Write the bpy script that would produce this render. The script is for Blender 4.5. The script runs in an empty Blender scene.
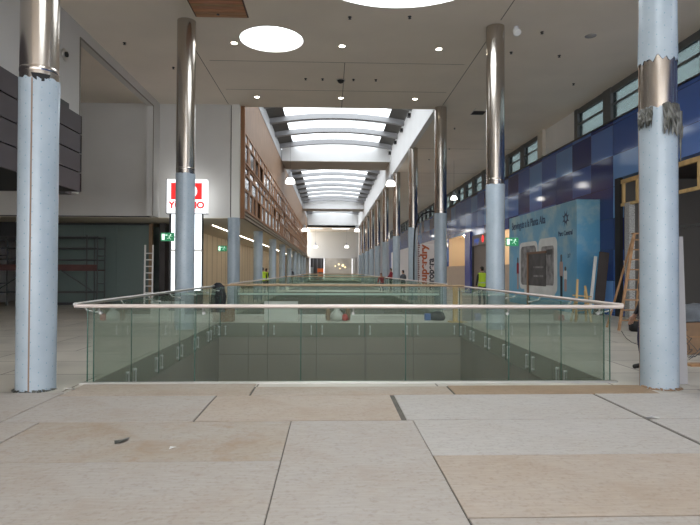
import bpy, math, random
from math import pi, sin, cos, radians
from mathutils import Vector, Matrix
random.seed(7)
C = bpy.context.scene.collection
S = bpy.context.scene

# ------------------------------------------------------------------ camera
cam_d = bpy.data.cameras.new('camera'); cam = bpy.data.objects.new('camera', cam_d); C.objects.link(cam)
cam_d.sensor_width = 36; cam_d.lens = 561.8 / 700 * 36; cam_d.clip_end = 400; cam_d.clip_start = .05
cam.matrix_world = (Matrix.Translation((0, 0, 1.6)) @ Matrix.Rotation(-.0352, 4, 'Z')
                    @ Matrix.Rotation(pi/2 + .0146, 4, 'X') @ Matrix.Rotation(.0037, 4, 'Z'))
S.camera = cam
# ------------------------------------------------------------------ world, exposure
w = bpy.data.worlds.new('overcast'); S.world = w; w.use_nodes = True
bg = w.node_tree.nodes['Background']; bg.inputs[0].default_value = (.95, .97, 1, 1); bg.inputs[1].default_value = 2.3
SKY = 1.8            # brightness of the frosted roof glazing
SPOT = 5.0
S.view_settings.view_transform = 'Standard'; S.view_settings.look = 'None'
S.view_settings.exposure = 1.12; S.view_settings.gamma = 1
try:
    S.cycles.max_bounces = 10; S.cycles.diffuse_bounces = 5; S.cycles.glossy_bounces = 4
    S.cycles.transparent_max_bounces = 24; S.cycles.transmission_bounces = 6
    S.cycles.caustics_reflective = False; S.cycles.caustics_refractive = False
    S.cycles.sample_clamp_indirect = 4
except Exception: pass

# ------------------------------------------------------------------ materials
class N:
    def __init__(s, name):
        s.m = bpy.data.materials.new(name); s.m.use_nodes = True
        s.t = s.m.node_tree; s.b = s.t.nodes['Principled BSDF']; s.out = s.t.nodes['Material Output']
    def n(s, kind, **kw):
        x = s.t.nodes.new('ShaderNode' + kind)
        for k, v in kw.items():
            if k.startswith('i_'): x.inputs[k[2:].replace('_', ' ')].default_value = v
            else: setattr(x, k, v)
        return x
    def l(s, a, b): s.t.links.new(a, b)
    def math(s, op, a, b=None, c=None):
        x = s.t.nodes.new('ShaderNodeMath'); x.operation = op
        for i, v in enumerate((a, b, c)):
            if v is None: continue
            if isinstance(v, (int, float)): x.inputs[i].default_value = v
            else: s.l(v, x.inputs[i])
        return x.outputs[0]
    def ramp(s, fac, stops, interp='LINEAR'):
        r = s.t.nodes.new('ShaderNodeValToRGB'); r.color_ramp.interpolation = interp
        e = r.color_ramp.elements
        while len(e) < len(stops): e.new(.5)
        for i, (p, c) in enumerate(stops): e[i].position = p; e[i].color = (*c, 1)
        s.l(fac, r.inputs[0]); return r.outputs[0]
    def mix(s, fac, a, b, bt='MIX'):
        x = s.t.nodes.new('ShaderNodeMixRGB'); x.blend_type = bt
        for i, v in enumerate((fac, a, b)):
            if isinstance(v, (int, float)): x.inputs[i].default_value = v
            elif isinstance(v, tuple): x.inputs[i].default_value = (*v, 1)
            else: s.l(v, x.inputs[i])
        return x.outputs[0]
def pbr(name, col, rough=.6, metal=0, noise=0, scale=3, spec=.5, emit=None, es=0, stretch=None):
    q = N(name); b = q.b
    b.inputs['Base Color'].default_value = (*col, 1); b.inputs['Roughness'].default_value = rough
    b.inputs['Metallic'].default_value = metal; b.inputs['Specular IOR Level'].default_value = spec
    if emit: b.inputs['Emission Color'].default_value = (*emit, 1); b.inputs['Emission Strength'].default_value = es
    if noise:
        tc = q.n('TexCoord'); mp = q.n('Mapping'); q.l(tc.outputs['Object'], mp.inputs[0])
        if stretch: mp.inputs['Scale'].default_value = stretch
        nz = q.n('TexNoise', i_Scale=scale, i_Detail=5.0); q.l(mp.outputs[0], nz.inputs['Vector'])
        lo = tuple(max(0, c*(1-noise)) for c in col); hi = tuple(min(1, c*(1+noise)) for c in col)
        q.l(q.ramp(nz.outputs[0], [(.3, lo), (.7, hi)]), b.inputs['Base Color'])
    return q.m
def emis(name, col, st):
    q = N(name); e = q.n('Emission'); e.inputs[0].default_value = (*col, 1); e.inputs[1].default_value = st
    q.l(e.outputs[0], q.out.inputs[0]); return q.m
def thin_glass(name, tint, refl=1.0, rough=.0, haze=0, hazec=(.5, .6, .55)):
    q = N(name); t = q.n('BsdfTransparent'); t.inputs[0].default_value = (*tint, 1)
    g = q.n('BsdfGlossy'); g.inputs['Roughness'].default_value = rough; g.inputs[0].default_value = (.9, .97, .94, 1)
    lw = q.n('Fresnel', i_IOR=1.5)
    mx = q.n('MixShader'); f = q.math('MULTIPLY', lw.outputs[0], refl); q.l(f, mx.inputs[0])
    base = t.outputs[0]
    if haze:
        d = q.n('BsdfDiffuse'); d.inputs[0].default_value = (*hazec, 1); m2 = q.n('MixShader'); m2.inputs[0].default_value = haze
        q.l(base, m2.inputs[1]); q.l(d.outputs[0], m2.inputs[2]); base = m2.outputs[0]
    q.l(base, mx.inputs[1]); q.l(g.outputs[0], mx.inputs[2]); q.l(mx.outputs[0], q.out.inputs[0])
    return q.m
M = {}
M['white'] = pbr('white_plaster', (.80, .80, .80), .7, noise=.03, scale=1)
M['ceiling'] = pbr('ceiling_paint', (.82, .74, .64), .8, noise=.04, scale=.6)
M['wallgrey'] = pbr('grey_plaster', (.60, .58, .55), .75, noise=.04, scale=.7)
M['fixing'] = pbr('fixing_steel', (.42, .42, .40), .4, metal=.5)
M['beige'] = pbr('beige_panel', (.74, .62, .46), .6, noise=.06, scale=.8, stretch=(1, 1, .1))
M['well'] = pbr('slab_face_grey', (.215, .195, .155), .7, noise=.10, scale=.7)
M['steel'] = pbr('polished_steel', (.50, .455, .41), .2, metal=1, noise=.05, scale=2, stretch=(1, 1, .15))
M['brushed'] = pbr('brushed_steel', (.60, .58, .55), .35, metal=1)
M['rail'] = pbr('wrapped_rail', (.66, .57, .52), .38, metal=.25, noise=.06, scale=4)
M['railbrown'] = pbr('brown_rail', (.42, .29, .17), .5, noise=.15, scale=5)
M['dark'] = pbr('dark_metal', (.035, .033, .035), .45)
M['black'] = pbr('black_void', (.012, .012, .013), .8)
M['clad'] = pbr('brown_cladding', (.062, .05, .055), .5, noise=.12, scale=1.2)
M['gapblack'] = pbr('joint_black', (.01, .01, .01), .9)
M['wood'] = pbr('facade_wood', (.27, .12, .045), .55, noise=.22, scale=3.2, stretch=(1, 1, .35))
M['woodlight'] = pbr('facade_wood_band', (.22, .125, .068), .6, noise=.2, scale=3, stretch=(1, 2.5, .5))
M['wooddark'] = pbr('facade_wood_dark', (.10, .045, .025), .55, noise=.2, scale=4)
M['timber'] = pbr('raw_timber', (.55, .37, .16), .7, noise=.18, scale=5, stretch=(1, 1, .3))
M['ladder'] = pbr('ladder_wood', (.34, .19, .09), .6, noise=.2, scale=6)
M['pane'] = pbr('blue_grey_pane', (.24, .25, .265), .12, noise=.05, scale=2)
M['louver'] = pbr('pane_painted_reflection', (.75, .78, .8), .05)  # pale colour paints in the white reflections on the top row of panes
M['greyrib'] = pbr('skylight_steel', (.30, .30, .31), .5, noise=.04)
M['greypan'] = pbr('skylight_side_panel', (.10, .098, .09), .6, noise=.08, scale=2)
M['sky'] = emis('frosted_skylight', (.90, .96, 1.0), SKY)
M['skyround'] = emis('round_skylight_glass', (.90, .96, 1.0), 4.0)
M['lamp'] = emis('lamp_lens', (1, .93, .78), 14)
M['bell'] = emis('glowing_shade', (1, .96, .9), 3.2)
M['lightbox'] = emis('lightbox_white', (.95, .98, 1), 1.05)
M['tubelight'] = emis('tube_light', (.86, .95, 1), 1.3)
M['red'] = pbr('sign_red', (.75, .02, .02), .5, emit=(.8, .02, .02), es=.75)
M['green'] = pbr('exit_green', (.01, .16, .06), .4, emit=(.0, .22, .08), es=.25)
M['exitwhite'] = pbr('exit_white', (.8, .9, .8), .4, emit=(.7, 1, .8), es=.5)
M['glass'] = thin_glass('green_glass', (.84, .89, .845), .42, haze=.05, hazec=(.42, .52, .46))
M['glassedge'] = pbr('glass_edge', (.03, .10, .075), .2)
M['shopglass'] = thin_glass('shop_glass', (.34, .40, .39), 1.0, rough=.02, haze=.45, hazec=(.30, .38, .35))
M['winglass'] = thin_glass('tinted_window', (.36, .40, .41), .8)
M['band'] = pbr('pale_green_band', (.42, .55, .48), .5)
M['grout'] = pbr('white_board', (.62, .61, .58), .6, noise=.06)
M['concrete'] = pbr('sub_floor', (.10, .09, .075), .9, noise=.3, scale=4)
M['shutter'] = pbr('grey_brown_shutter', (.25, .20, .17), .45, metal=.2)
M['warm'] = pbr('warm_interior', (.75, .62, .46), .7)
M['pinkboard'] = pbr('pinkish_board', (.56, .43, .33), .7, noise=.05)
M['purple'] = pbr('purple_pilaster', (.07, .08, .33), .25)
M['hoardwhite'] = pbr('pale_hoarding', (.66, .62, .62), .6, noise=.03)
M['orange'] = pbr('letter_orange', (.42, .10, .03), .6)
M['letterdark'] = pbr('letter_dark', (.03, .025, .035), .6)
M['lettergrey'] = pbr('letter_navy', (.03, .06, .12), .6)
M['brownbox'] = pbr('cardboard', (.27, .17, .10), .85, noise=.12, scale=5)
M['darkbrown'] = pbr('dark_brown_board', (.045, .035, .033), .6, noise=.15)
M['plastic'] = pbr('torn_plastic', (.075, .075, .065), .3, noise=.7, scale=9)
M['tarp'] = pbr('grey_tarp', (.13, .14, .15), .4, noise=.3, scale=5)
M['skin'] = pbr('skin', (.45, .25, .17), .6)
M['hair'] = pbr('dark_hair', (.02, .015, .012), .7)
M['hivis'] = pbr('hi_vis_yellow', (.50, .68, .03), .6, noise=.08, emit=(.5, .7, .03), es=.0)
M['jeans'] = pbr('navy_jeans', (.02, .02, .05), .8, noise=.2, scale=12)
M['greycloth'] = pbr('grey_cloth', (.10, .11, .13), .85, noise=.2, scale=10)
M['blackcloth'] = pbr('black_cloth', (.018, .018, .022), .85)
M['redcloth'] = pbr('red_cloth', (.28, .02, .03), .8)
M['shoe'] = pbr('shoe_black', (.015, .013, .012), .5)
M['orangeplastic'] = pbr('orange_plastic', (.7, .16, .03), .5)
M['blueplastic'] = pbr('blue_plastic', (.03, .10, .35), .4)
M['greenplaster'] = pbr('greenish_board', (.30, .36, .33), .7, noise=.06)
M['mirrorwhite'] = pbr('white_print', (.62, .62, .60), .5, noise=.08, scale=2)
M['pinkprint'] = pbr('skin_tone_print', (.42, .28, .24), .6)
M['greyprint'] = pbr('grey_print', (.20, .19, .19), .5, noise=.6, scale=3)
M['darkprint'] = pbr('dark_print', (.05, .045, .045), .5, noise=.6, scale=2)

def film_material():
    q = N('blue_protective_film'); tc = q.n('TexCoord'); sp = q.n('SeparateXYZ'); q.l(tc.outputs['Object'], sp.inputs[0])
    x, y, z = sp.outputs
    ang = q.math('MULTIPLY', q.math('ARCTAN2', y, x), .25)
    ci = q.math('FLOOR', q.math('DIVIDE', ang, .098))
    u = q.math('SUBTRACT', q.math('FRACT', q.math('DIVIDE', ang, .098)), .5)
    zz = q.math('ADD', z, q.math('MULTIPLY', ci, .057))
    v = q.math('SUBTRACT', q.math('FRACT', q.math('DIVIDE', zz, .17)), .5)
    d = q.math('ADD', q.math('POWER', q.math('MULTIPLY', u, .098), 2.0), q.math('POWER', q.math('MULTIPLY', v, .11), 2.0))
    dot = q.math('LESS_THAN', d, .00004)
    nz = q.n('TexNoise', i_Scale=2.5, i_Detail=4.0); q.l(tc.outputs['Object'], nz.inputs['Vector'])
    base = q.ramp(nz.outputs[0], [(.3, (.345, .41, .465)), (.7, (.41, .475, .53))])
    q.l(q.mix(dot, base, (.22, .34, .40)), q.b.inputs['Base Color']); q.b.inputs['Roughness'].default_value = .27
    return q.m
M['film'] = film_material()

def ply_material(name, col, tint, k=.5, stain=0.):
    q = N(name); tc = q.n('TexCoord')
    n1 = q.n('TexNoise', i_Scale=1.3, i_Detail=6.0, i_Roughness=.6); q.l(tc.outputs['Object'], n1.inputs['Vector'])
    mp = q.n('Mapping'); mp.inputs['Scale'].default_value = (2, 14, 1); q.l(tc.outputs['Object'], mp.inputs[0])
    n2 = q.n('TexNoise', i_Scale=2.5, i_Detail=6.0); q.l(mp.outputs[0], n2.inputs['Vector'])
    n3 = q.n('TexNoise', i_Scale=26, i_Detail=3.0); q.l(tc.outputs['Object'], n3.inputs['Vector'])
    a = q.mix(q.ramp(n1.outputs[0], [(.38, (0, 0, 0)), (.68, (k, k, k))]), col, tint)
    g = q.ramp(n2.outputs[0], [(.3, (.90, .90, .90)), (.7, (1.05, 1.05, 1.05))])
    a = q.mix(1, a, g, 'MULTIPLY')
    s = q.ramp(n3.outputs[0], [(.30, (.78, .74, .70)), (.46, (1, 1, 1))])
    a = q.mix(.6, a, s, 'MULTIPLY')
    if stain:
        n4 = q.n('TexNoise', i_Scale=1.7, i_Detail=8.0, i_Roughness=.75); q.l(tc.outputs['Object'], n4.inputs['Vector'])
        f = q.ramp(n4.outputs[0], [(.50, (0, 0, 0)), (.66, (stain, stain, stain))])
        a = q.mix(f, a, (.30, .21, .14))
    q.l(a, q.b.inputs['Base Color']); q.b.inputs['Roughness'].default_value = .62
    q.b.inputs['Specular IOR Level'].default_value = .3
    return q.m
PLY = {'grey': ply_material('plywood_grey', (.39, .355, .32), (.36, .31, .26), .5, .25),
       'stain': ply_material('plywood_stained', (.38, .34, .30), (.35, .285, .215), .8, .75),
       'pale': ply_material('plywood_pale', (.42, .395, .365), (.39, .35, .31), .5, .08),
       'tan': ply_material('plywood_tan', (.40, .34, .285), (.37, .295, .225), .7, .3),
       'brown': ply_material('plywood_brown', (.33, .24, .16), (.27, .18, .11), .8, .3)}

def floor_material():
    q = N('sheeted_floor'); tc = q.n('TexCoord')
    br = q.n('TexBrick', offset=.4, i_Scale=1.0); br.inputs['Brick Width'].default_value = 2.5; br.inputs['Row Height'].default_value = 1.25
    br.inputs['Mortar Size'].default_value = .012; br.inputs['Mortar Smooth'].default_value = .0
    br.inputs['Color1'].default_value = (.45, .415, .36, 1); br.inputs['Color2'].default_value = (.52, .48, .42, 1)
    br.inputs['Mortar'].default_value = (.13, .10, .08, 1)
    q.l(tc.outputs['Object'], br.inputs['Vector'])
    nz = q.n('TexNoise', i_Scale=.8, i_Detail=7.0); q.l(tc.outputs['Object'], nz.inputs['Vector'])
    g = q.ramp(nz.outputs[0], [(.3, (.82, .82, .82)), (.7, (1.1, 1.1, 1.08))])
    q.l(q.mix(1, br.outputs[0], g, 'MULTIPLY'), q.b.inputs['Base Color']); q.b.inputs['Roughness'].default_value = .5
    return q.m
M['floor'] = floor_material()

def blue_material():
    q = N('blue_glass_panels'); tc = q.n('TexCoord'); sp = q.n('SeparateXYZ'); q.l(tc.outputs['Object'], sp.inputs[0])
    iy = q.math('FLOOR', q.math('DIVIDE', q.math('ADD', sp.outputs[1], .55), 1.72))
    iz = q.math('FLOOR', q.math('DIVIDE', q.math('SUBTRACT', sp.outputs[2], .12), 1.14))
    fy = q.math('FRACT', q.math('DIVIDE', q.math('ADD', sp.outputs[1], .55), 1.72))
    fz = q.math('FRACT', q.math('DIVIDE', q.math('SUBTRACT', sp.outputs[2], .12), 1.14))
    cb = q.n('CombineXYZ'); q.l(iy, cb.inputs[0]); q.l(iz, cb.inputs[1])
    wn = q.n('TexWhiteNoise', noise_dimensions='2D'); q.l(cb.outputs[0], wn.inputs['Vector'])
    c = q.ramp(wn.outputs[0], [(0, (.025, .04, .17)), (.26, (.05, .11, .36)), (.5, (.10, .20, .52)), (.74, (.15, .30, .62)), (.92, (.075, .15, .44))], 'CONSTANT')
    ln = q.math('MAXIMUM', q.math('LESS_THAN', fy, .008), q.math('LESS_THAN', fz, .012))
    q.l(q.mix(ln, c, (.01, .01, .03)), q.b.inputs['Base Color']); q.b.inputs['Roughness'].default_value = .08
    q.b.inputs['Specular IOR Level'].default_value = .38
    return q.m
M['blue'] = blue_material()

def print_sky():
    q = N('printed_sky'); tc = q.n('TexCoord'); sp = q.n('SeparateXYZ'); q.l(tc.outputs['Object'], sp.inputs[0])
    g = q.math('DIVIDE', sp.outputs[2], 4.4)
    c = q.ramp(g, [(0, (.12, .34, .50)), (.45, (.09, .33, .56)), (1, (.13, .33, .45))])
    nz = q.n('TexNoise', i_Scale=.7, i_Detail=6.0, i_Roughness=.6); q.l(tc.outputs['Object'], nz.inputs['Vector'])
    hi = q.math('MULTIPLY', q.ramp(nz.outputs[0], [(.48, (0, 0, 0)), (.64, (1, 1, 1))]), q.ramp(g, [(.3, (.15, .15, .15)), (.75, (.7, .7, .7))]))
    q.l(q.mix(hi, c, (.42, .52, .48)), q.b.inputs['Base Color']); q.b.inputs['Roughness'].default_value = .4
    return q.m
M['printsky'] = print_sky()

# ------------------------------------------------------------------ mesh helpers
class MB:
    def __init__(s): s.v = []; s.f = []; s.sm = []
    def add(s, vs, fs, smooth=False):
        k = len(s.v); s.v += [tuple(p) for p in vs]
        for f in fs: s.f.append(tuple(i + k for i in f)); s.sm.append(smooth)
        return s
    def box(s, x0, x1, y0, y1, z0, z1, m=None):
        vs = [Vector((x, y, z)) for x in (x0, x1) for y in (y0, y1) for z in (z0, z1)]
        if m is not None: vs = [m @ p for p in vs]
        return s.add(vs, [(0, 1, 3, 2), (4, 6, 7, 5), (0, 4, 5, 1), (2, 3, 7, 6), (0, 2, 6, 4), (1, 5, 7, 3)])
    def bar(s, a, b, wd, th=None, up=(0, 0, 1)):
        a, b = Vector(a), Vector(b); d = (b - a).normalized(); u = Vector(up)
        if abs(d.dot(u)) > .95: u = Vector((0, 1, 0))
        r = d.cross(u).normalized(); u = r.cross(d); th = th or wd
        vs = [p + r*sx*wd/2 + u*sz*th/2 for p in (a, b) for sx, sz in ((-1, -1), (1, -1), (1, 1), (-1, 1))]
        return s.add(vs, [(0, 3, 2, 1), (4, 5, 6, 7), (0, 1, 5, 4), (1, 2, 6, 5), (2, 3, 7, 6), (3, 0, 4, 7)])
    def tube(s, pts, r, n=10, closed=False):
        pts = [Vector(p) for p in pts]; k = len(pts); rings = []
        for i, p in enumerate(pts):
            a = pts[i-1] if i > 0 or closed else p; b = pts[(i+1) % k] if i < k-1 or closed else p
            d = (b - a).normalized(); u = Vector((0, 0, 1)) if abs(d.z) < .9 else Vector((0, 1, 0))
            x = d.cross(u).normalized(); y = x.cross(d); rr = r[i] if isinstance(r, (list, tuple)) else r
            rings.append([p + x*cos(2*pi*j/n)*rr + y*sin(2*pi*j/n)*rr for j in range(n)])
        vs = [q for rg in rings for q in rg]; fs = []
        for i in range(k if closed else k-1):
            i2 = (i+1) % k
            for j in range(n): fs.append((i*n+j, i2*n+j, i2*n+(j+1) % n, i*n+(j+1) % n))
        s.add(vs, fs, True)
        if not closed:
            s.add(rings[0], [tuple(range(n))]); s.add(rings[-1], [tuple(reversed(range(n)))])
        return s
    def lathe(s, prof, n=32, c=(0, 0, 0), smooth=True, caps=True):
        vs = [(c[0]+r*cos(2*pi*j/n), c[1]+r*sin(2*pi*j/n), c[2]+z) for r, z in prof for j in range(n)]
        fs = [(i*n+j, i*n+(j+1) % n, (i+1)*n+(j+1) % n, (i+1)*n+j) for i in range(len(prof)-1) for j in range(n)]
        s.add(vs, fs, smooth)
        if caps:
            s.add(vs[:n], [tuple(reversed(range(n)))]); s.add(vs[-n:], [tuple(range(n))])
        return s
    def build(s, name, mat, parent=None, label=None, kind=None, loc=None):
        me = bpy.data.meshes.new(name); me.from_pydata([tuple(p) for p in s.v], [], s.f)
        me.polygons.foreach_set('use_smooth', s.sm); me.materials.append(mat); me.update()
        o = bpy.data.objects.new(name, me); C.objects.link(o)
        if parent: o.parent = parent
        if label: o['label'] = label
        if kind: o['kind'] = kind
        if loc: o.location = loc
        return o
def tag(o, label, cat, group=None):
    o['label'] = label; o['category'] = cat
    if group: o['group'] = group
    return o
def thing(name, label, cat, loc=(0, 0, 0), rz=0, group=None):
    o = bpy.data.objects.new(name, None); C.objects.link(o); o.location = loc; o.rotation_euler = (0, 0, rz)
    o.empty_display_size = .2
    return tag(o, label, cat, group)
def copy_tree(o, parent=None):
    c = o.copy(); C.objects.link(c); c.parent = parent
    for ch in list(o.children): copy_tree(ch, c)
    return c
def struct(name, mb, mat): return mb.build(name, mat, kind='structure')
def bx(*a): return MB().box(*a)
def text(name, body, size, mat, loc, rot, parent, ext=.004, align='LEFT', sx=1.0, bold=0.0):
    cu = bpy.data.curves.new(name, 'FONT'); cu.body = body; cu.size = size; cu.extrude = ext; cu.align_x = align; cu.offset = bold
    tmp = bpy.data.objects.new(name, cu); C.objects.link(tmp)
    dg = bpy.context.evaluated_depsgraph_get(); dg.update(); me = bpy.data.meshes.new_from_object(tmp.evaluated_get(dg)); bpy.data.objects.remove(tmp)
    me.materials.clear(); me.materials.append(mat); me.name = name
    o = bpy.data.objects.new(name, me); C.objects.link(o)
    o.location = loc; o.rotation_euler = rot; o.scale = (sx, 1, 1); o.parent = parent
    return o

# ------------------------------------------------------------------ key sizes
ZC = 8.42; ZS = 3.75; YE = 98.0; XR = 10.3; XF = -3.6
CL, CR, CY0, CP = -3.963, 4.585, 7.69, 7.766
VOIDS = [(8.0, 17.25), (20.2, 42.0), (46.0, 68.0), (72.0, 90.0)]
VX0, VX1 = -3.39, 4.05

# ------------------------------------------------------------------ structure
fl = MB(); T = .35
fl.box(-16, VX0, -14, YE+6, -T, 0); fl.box(VX1, XR+6, -14, YE+6, -T, 0)
ys = [-14] + [y for v in VOIDS for y in v] + [YE+6]
for i in range(0, len(ys), 2): fl.box(VX0, VX1, ys[i], ys[i+1], -T, 0)
struct('floor', fl, M['floor'])
wl = MB()
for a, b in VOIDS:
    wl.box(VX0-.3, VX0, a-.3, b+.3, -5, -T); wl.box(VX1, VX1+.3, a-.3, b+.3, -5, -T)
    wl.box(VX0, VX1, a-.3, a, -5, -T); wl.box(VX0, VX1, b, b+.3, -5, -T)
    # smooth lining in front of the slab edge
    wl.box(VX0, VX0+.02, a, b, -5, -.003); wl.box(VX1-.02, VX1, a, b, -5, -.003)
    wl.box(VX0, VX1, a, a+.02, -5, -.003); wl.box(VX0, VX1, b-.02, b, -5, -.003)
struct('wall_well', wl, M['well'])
wj = MB()
for i in range(1, 5):
    x = VX0 + (VX1-VX0)*i/5; wj.box(x-.007, x+.007, VOIDS[0][1]-.026, VOIDS[0][1]-.02, -5, -.02)
wj.box(VX0, VX1, VOIDS[0][1]-.026, VOIDS[0][1]-.02, -.96, -.945); wj.box(VX0+.9, VX0+.914, VOIDS[0][1]-.026, VOIDS[0][1]-.02, -5, -.02); wj.box(1.1, 1.114, VOIDS[0][1]-.026, VOIDS[0][1]-.02, -5, -.02)
struct('trim_10', wj, pbr('well_joint', (.09, .085, .07), .8))
struct('floor_lower_level', bx(-5, 6, 6, 92, -5.2, -5), pbr('lower_floor', (.30, .24, .16), .6, noise=.15))

def plate(mb, x0, x1, y0, y1, z, hole=None, n=64):
    """a slab of ceiling, with a round hole where one is given"""
    if not hole: mb.box(x0, x1, y0, y1, z, z+.3); return
    cx, cy, r = hole; ci = []; sq = []
    for j in range(n):
        a = 2*pi*j/n + pi/4; dx, dy = cos(a), sin(a)
        t = min(((x1-cx)/dx if dx > 1e-6 else (x0-cx)/dx if dx < -1e-6 else 1e9), ((y1-cy)/dy if dy > 1e-6 else (y0-cy)/dy if dy < -1e-6 else 1e9))
        ci.append((cx+r*dx, cy+r*dy, z)); sq.append([cx+t*dx, cy+t*dy, z])
    for px, py in ((x0, y0), (x0, y1), (x1, y0), (x1, y1)):     # snap the nearest ray to each corner
        k = min(range(n), key=lambda i: (sq[i][0]-px)**2+(sq[i][1]-py)**2); sq[k] = [px, py, z]
    fs = [(j, (j+1) % n, n+(j+1) % n, n+j) for j in range(n)]
    mb.add(ci + sq, fs)
    mb.add([(p[0], p[1], z+.3) for p in ci] + [(p[0], p[1], z+.3) for p in sq], [tuple(reversed(f)) for f in fs])
HOLES = [(-1.76, 16.6, .93), (1.6, 11.93, 2.5), (-1.76, 6.5, .93), (1.6, 1.0, 2.5)]  # last two are out of view, added to light the near floor
cm = MB()
cm.box(-16, -4, -14, 23.48, ZC, ZC+.3); cm.box(4.4, XR+.5, -14, YE, ZC, ZC+.3)
cm.box(-4, -.9, -14, -3, ZC, ZC+.3); cm.box(-4, -.9, -3, 4.5, ZC, ZC+.3); plate(cm, -4, -.9, 4.5, 8.5, ZC, HOLES[2])
cm.box(-4, -.9, 8.5, 14.8, ZC, ZC+.3); plate(cm, -4, -.3, 14.8, 18.4, ZC, HOLES[0]); cm.box(-4, -.3, 18.4, 23.48, ZC, ZC+.3)
plate(cm, -.9, 4.4, -3, 5, ZC, HOLES[3]); cm.box(-.9, 4.4, 5, 8, ZC, ZC+.3); plate(cm, -.9, 4.4, 8, 14.8, ZC, HOLES[1])
cm.box(-.3, 4.4, 14.8, 23.48, ZC, ZC+.3); cm.box(-.9, 4.4, -14, -3, ZC, ZC+.3)
cm.box(XF, 4.4, 88, YE, ZC, ZC+.3)
struct('ceiling', cm, M['ceiling'])
# round skylights: white drum and luminous pane
for i, (cx, cy, r) in enumerate(HOLES):
    t = thing('round_skylight', ['small round skylight left of centre with bright white glass', 'large round skylight cut by the top edge of the photo',
        'unseen small round skylight added above the camera to light the near floor', 'unseen large round skylight behind the camera, added to light the near floor', 'unseen small round skylight added far behind the camera'][i], 'skylight', (cx, cy, ZC))
    n = 64
    d = MB().lathe([(r, 0), (r, .75)], n, caps=False); d.lathe([(r+.05, .75), (r+.05, 0.3), (r, .3)], n, caps=False)
    d.build('drum', M['white'], t)
    MB().lathe([(0.001, .74), (r, .74), (r, .76), (.001, .76)], n, smooth=False, caps=False).build('skylight_pane', M['skyround'], t)
# ceiling joints, thin shadow-gap trims
jt = MB()
for y in (18.3, 21.2): jt.box(-3.95, 4.4, y, y+.02, ZC-.004, ZC)
for x, y0, y1 in ((-4.2, 15.8, 23.1), (4.6, 8.5, 15), (4.6, 16, 22.9), (.45, 18.3, 23.4), (4.6, 23.6, 88)): jt.box(x-.012, x+.012, y0, y1, ZC-.004, ZC)
for y in (31, 38.8): jt.box(4.7, XR-.1, y, y+.03, ZC-.004, ZC)
struct('trim_1', jt, pbr('joint_brown', (.22, .19, .15), .8))

# left side walls
lw = MB()
lw.box(-7.25, -7, -14, 15.85, 3.7, ZC); lw.box(-7.25, -7, 15.85, 22.35, 8.08, ZC); lw.box(-7.25, -7, 22.35, 23.2, ZS, ZC)
struct('wall_left', lw, M['wallgrey'])
tr = MB(); tr.box(-7.0, -6.985, 15.85, 22.35, 8.05, 8.10); tr.box(-7.0, -6.985, 22.31, 22.37, ZS, 8.08); tr.box(-7.0, -6.985, 15.82, 15.87, 5.8, 8.08)
struct('trim_2', tr, pbr('trim_grey_brown', (.22, .20, .17), .6))
struct('wall_far_left', bx(-16.3, -16, -14, 31, -.2, ZC), M['wallgrey'])
fw = MB(); fw.box(-16, -4.12, 23.2, 23.6, ZS, ZC)
struct('wall_front_left', fw, M['wallgrey'])
fw = MB(); fw.box(-4.07, -3.74, 23.15, 23.6, ZS, ZC)
struct('trim_3', fw, pbr('pale_corner', (.74, .73, .68), .6))
tr = MB()
for x in (-7.35,): tr.box(x, x+.03, 23.192, 23.2, ZS, ZC)
tr.box(-4.12, -4.07, 23.3, 23.6, ZS, ZC); tr.box(-16, -7.3, 23.19, 23.2, ZS-.0, ZS+.05)
struct('trim_4', tr, M['dark'])
# soffit over the left arcade
sf = MB(); sf.box(-16, XF-.06, 23.6, YE, ZS, ZS+.25); sf.box(-16, -4.0, 23.2, 23.6, ZS-.02, ZS)
struct('ceiling_arcade', sf, pbr('arcade_soffit', (.60, .53, .42), .8))
struct('wall_arcade', bx(-7.6, -7.4, 28.6, YE, 0, ZS), M['beige'])
aj = MB()
y = 29.5
while y < 96: aj.box(-7.4, -7.39, y, y+.03, 0, ZS); y += 1.5
struct('trim_5', aj, pbr('panel_joint', (.30, .23, .15), .8))
struct('wall_back_left', MB().box(-16, -7.4, 30.6, 30.8, 0, ZS), M['darkbrown'])

# right wall
rb = MB()
OP = [(9, 19.9, 4.95), (29.3, 34.4, 4.05), (36.6, 40.5, 4.15), (42.3, 49.8, 4.4)]
y = -14
for a, b, z in OP:
    rb.box(XR, XR+.3, y, a, 0, 7.1); rb.box(XR, XR+.3, a, b, z, 7.1); y = b
rb.box(XR, XR+.3, y, YE, 0, 7.1)
struct('wall_right', rb, M['blue'])
struct('trim_6', MB().box(XR-.05, XR+.3, -14, YE, 7.1, 7.15), M['dark'])
up_ = MB(); up_.box(XR+.05, XR+.3, 23.4, 27.3, 7.15, ZC)
up_.box(XR+.05, XR+.3, -14, 5, 7.15, ZC)
struct('wall_right_upper', up_, M['white'])
struct('trim_7', bx(XR-.12, XR+.1, 26.6, 27.25, 7.15, ZC), pbr('pier_beige', (.60, .56, .49), .7))
win_n = [0]
def clerestory(y0, y1, dark=False):
    win_n[0] += 1
    t = bpy.data.objects.new('window_%d' % win_n[0], None); C.objects.link(t); t['kind'] = 'structure'
    f = MB(); h0, h1 = 7.15, ZC
    f.box(XR+.02, XR+.25, y0, y0+.3, h0, h1); f.box(XR+.02, XR+.25, y1-.3, y1, h0, h1)
    f.box(XR+.06, XR+.14, y0, y1, h0+.58, h0+.64); f.box(XR+.06, XR+.14, y0, y1, h0, h0+.05); f.box(XR+.06, XR+.2, y0, y1, h1-.22, h1)
    f.build('window_frame', M['frame'], t)
    bx(XR+.12, XR+.13, y0+.3, y1-.3, h0+.05, h1-.22).build('pane', M['winglass'], t)
M['frame'] = pbr('window_frame_grey', (.11, .115, .12), .5)
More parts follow.
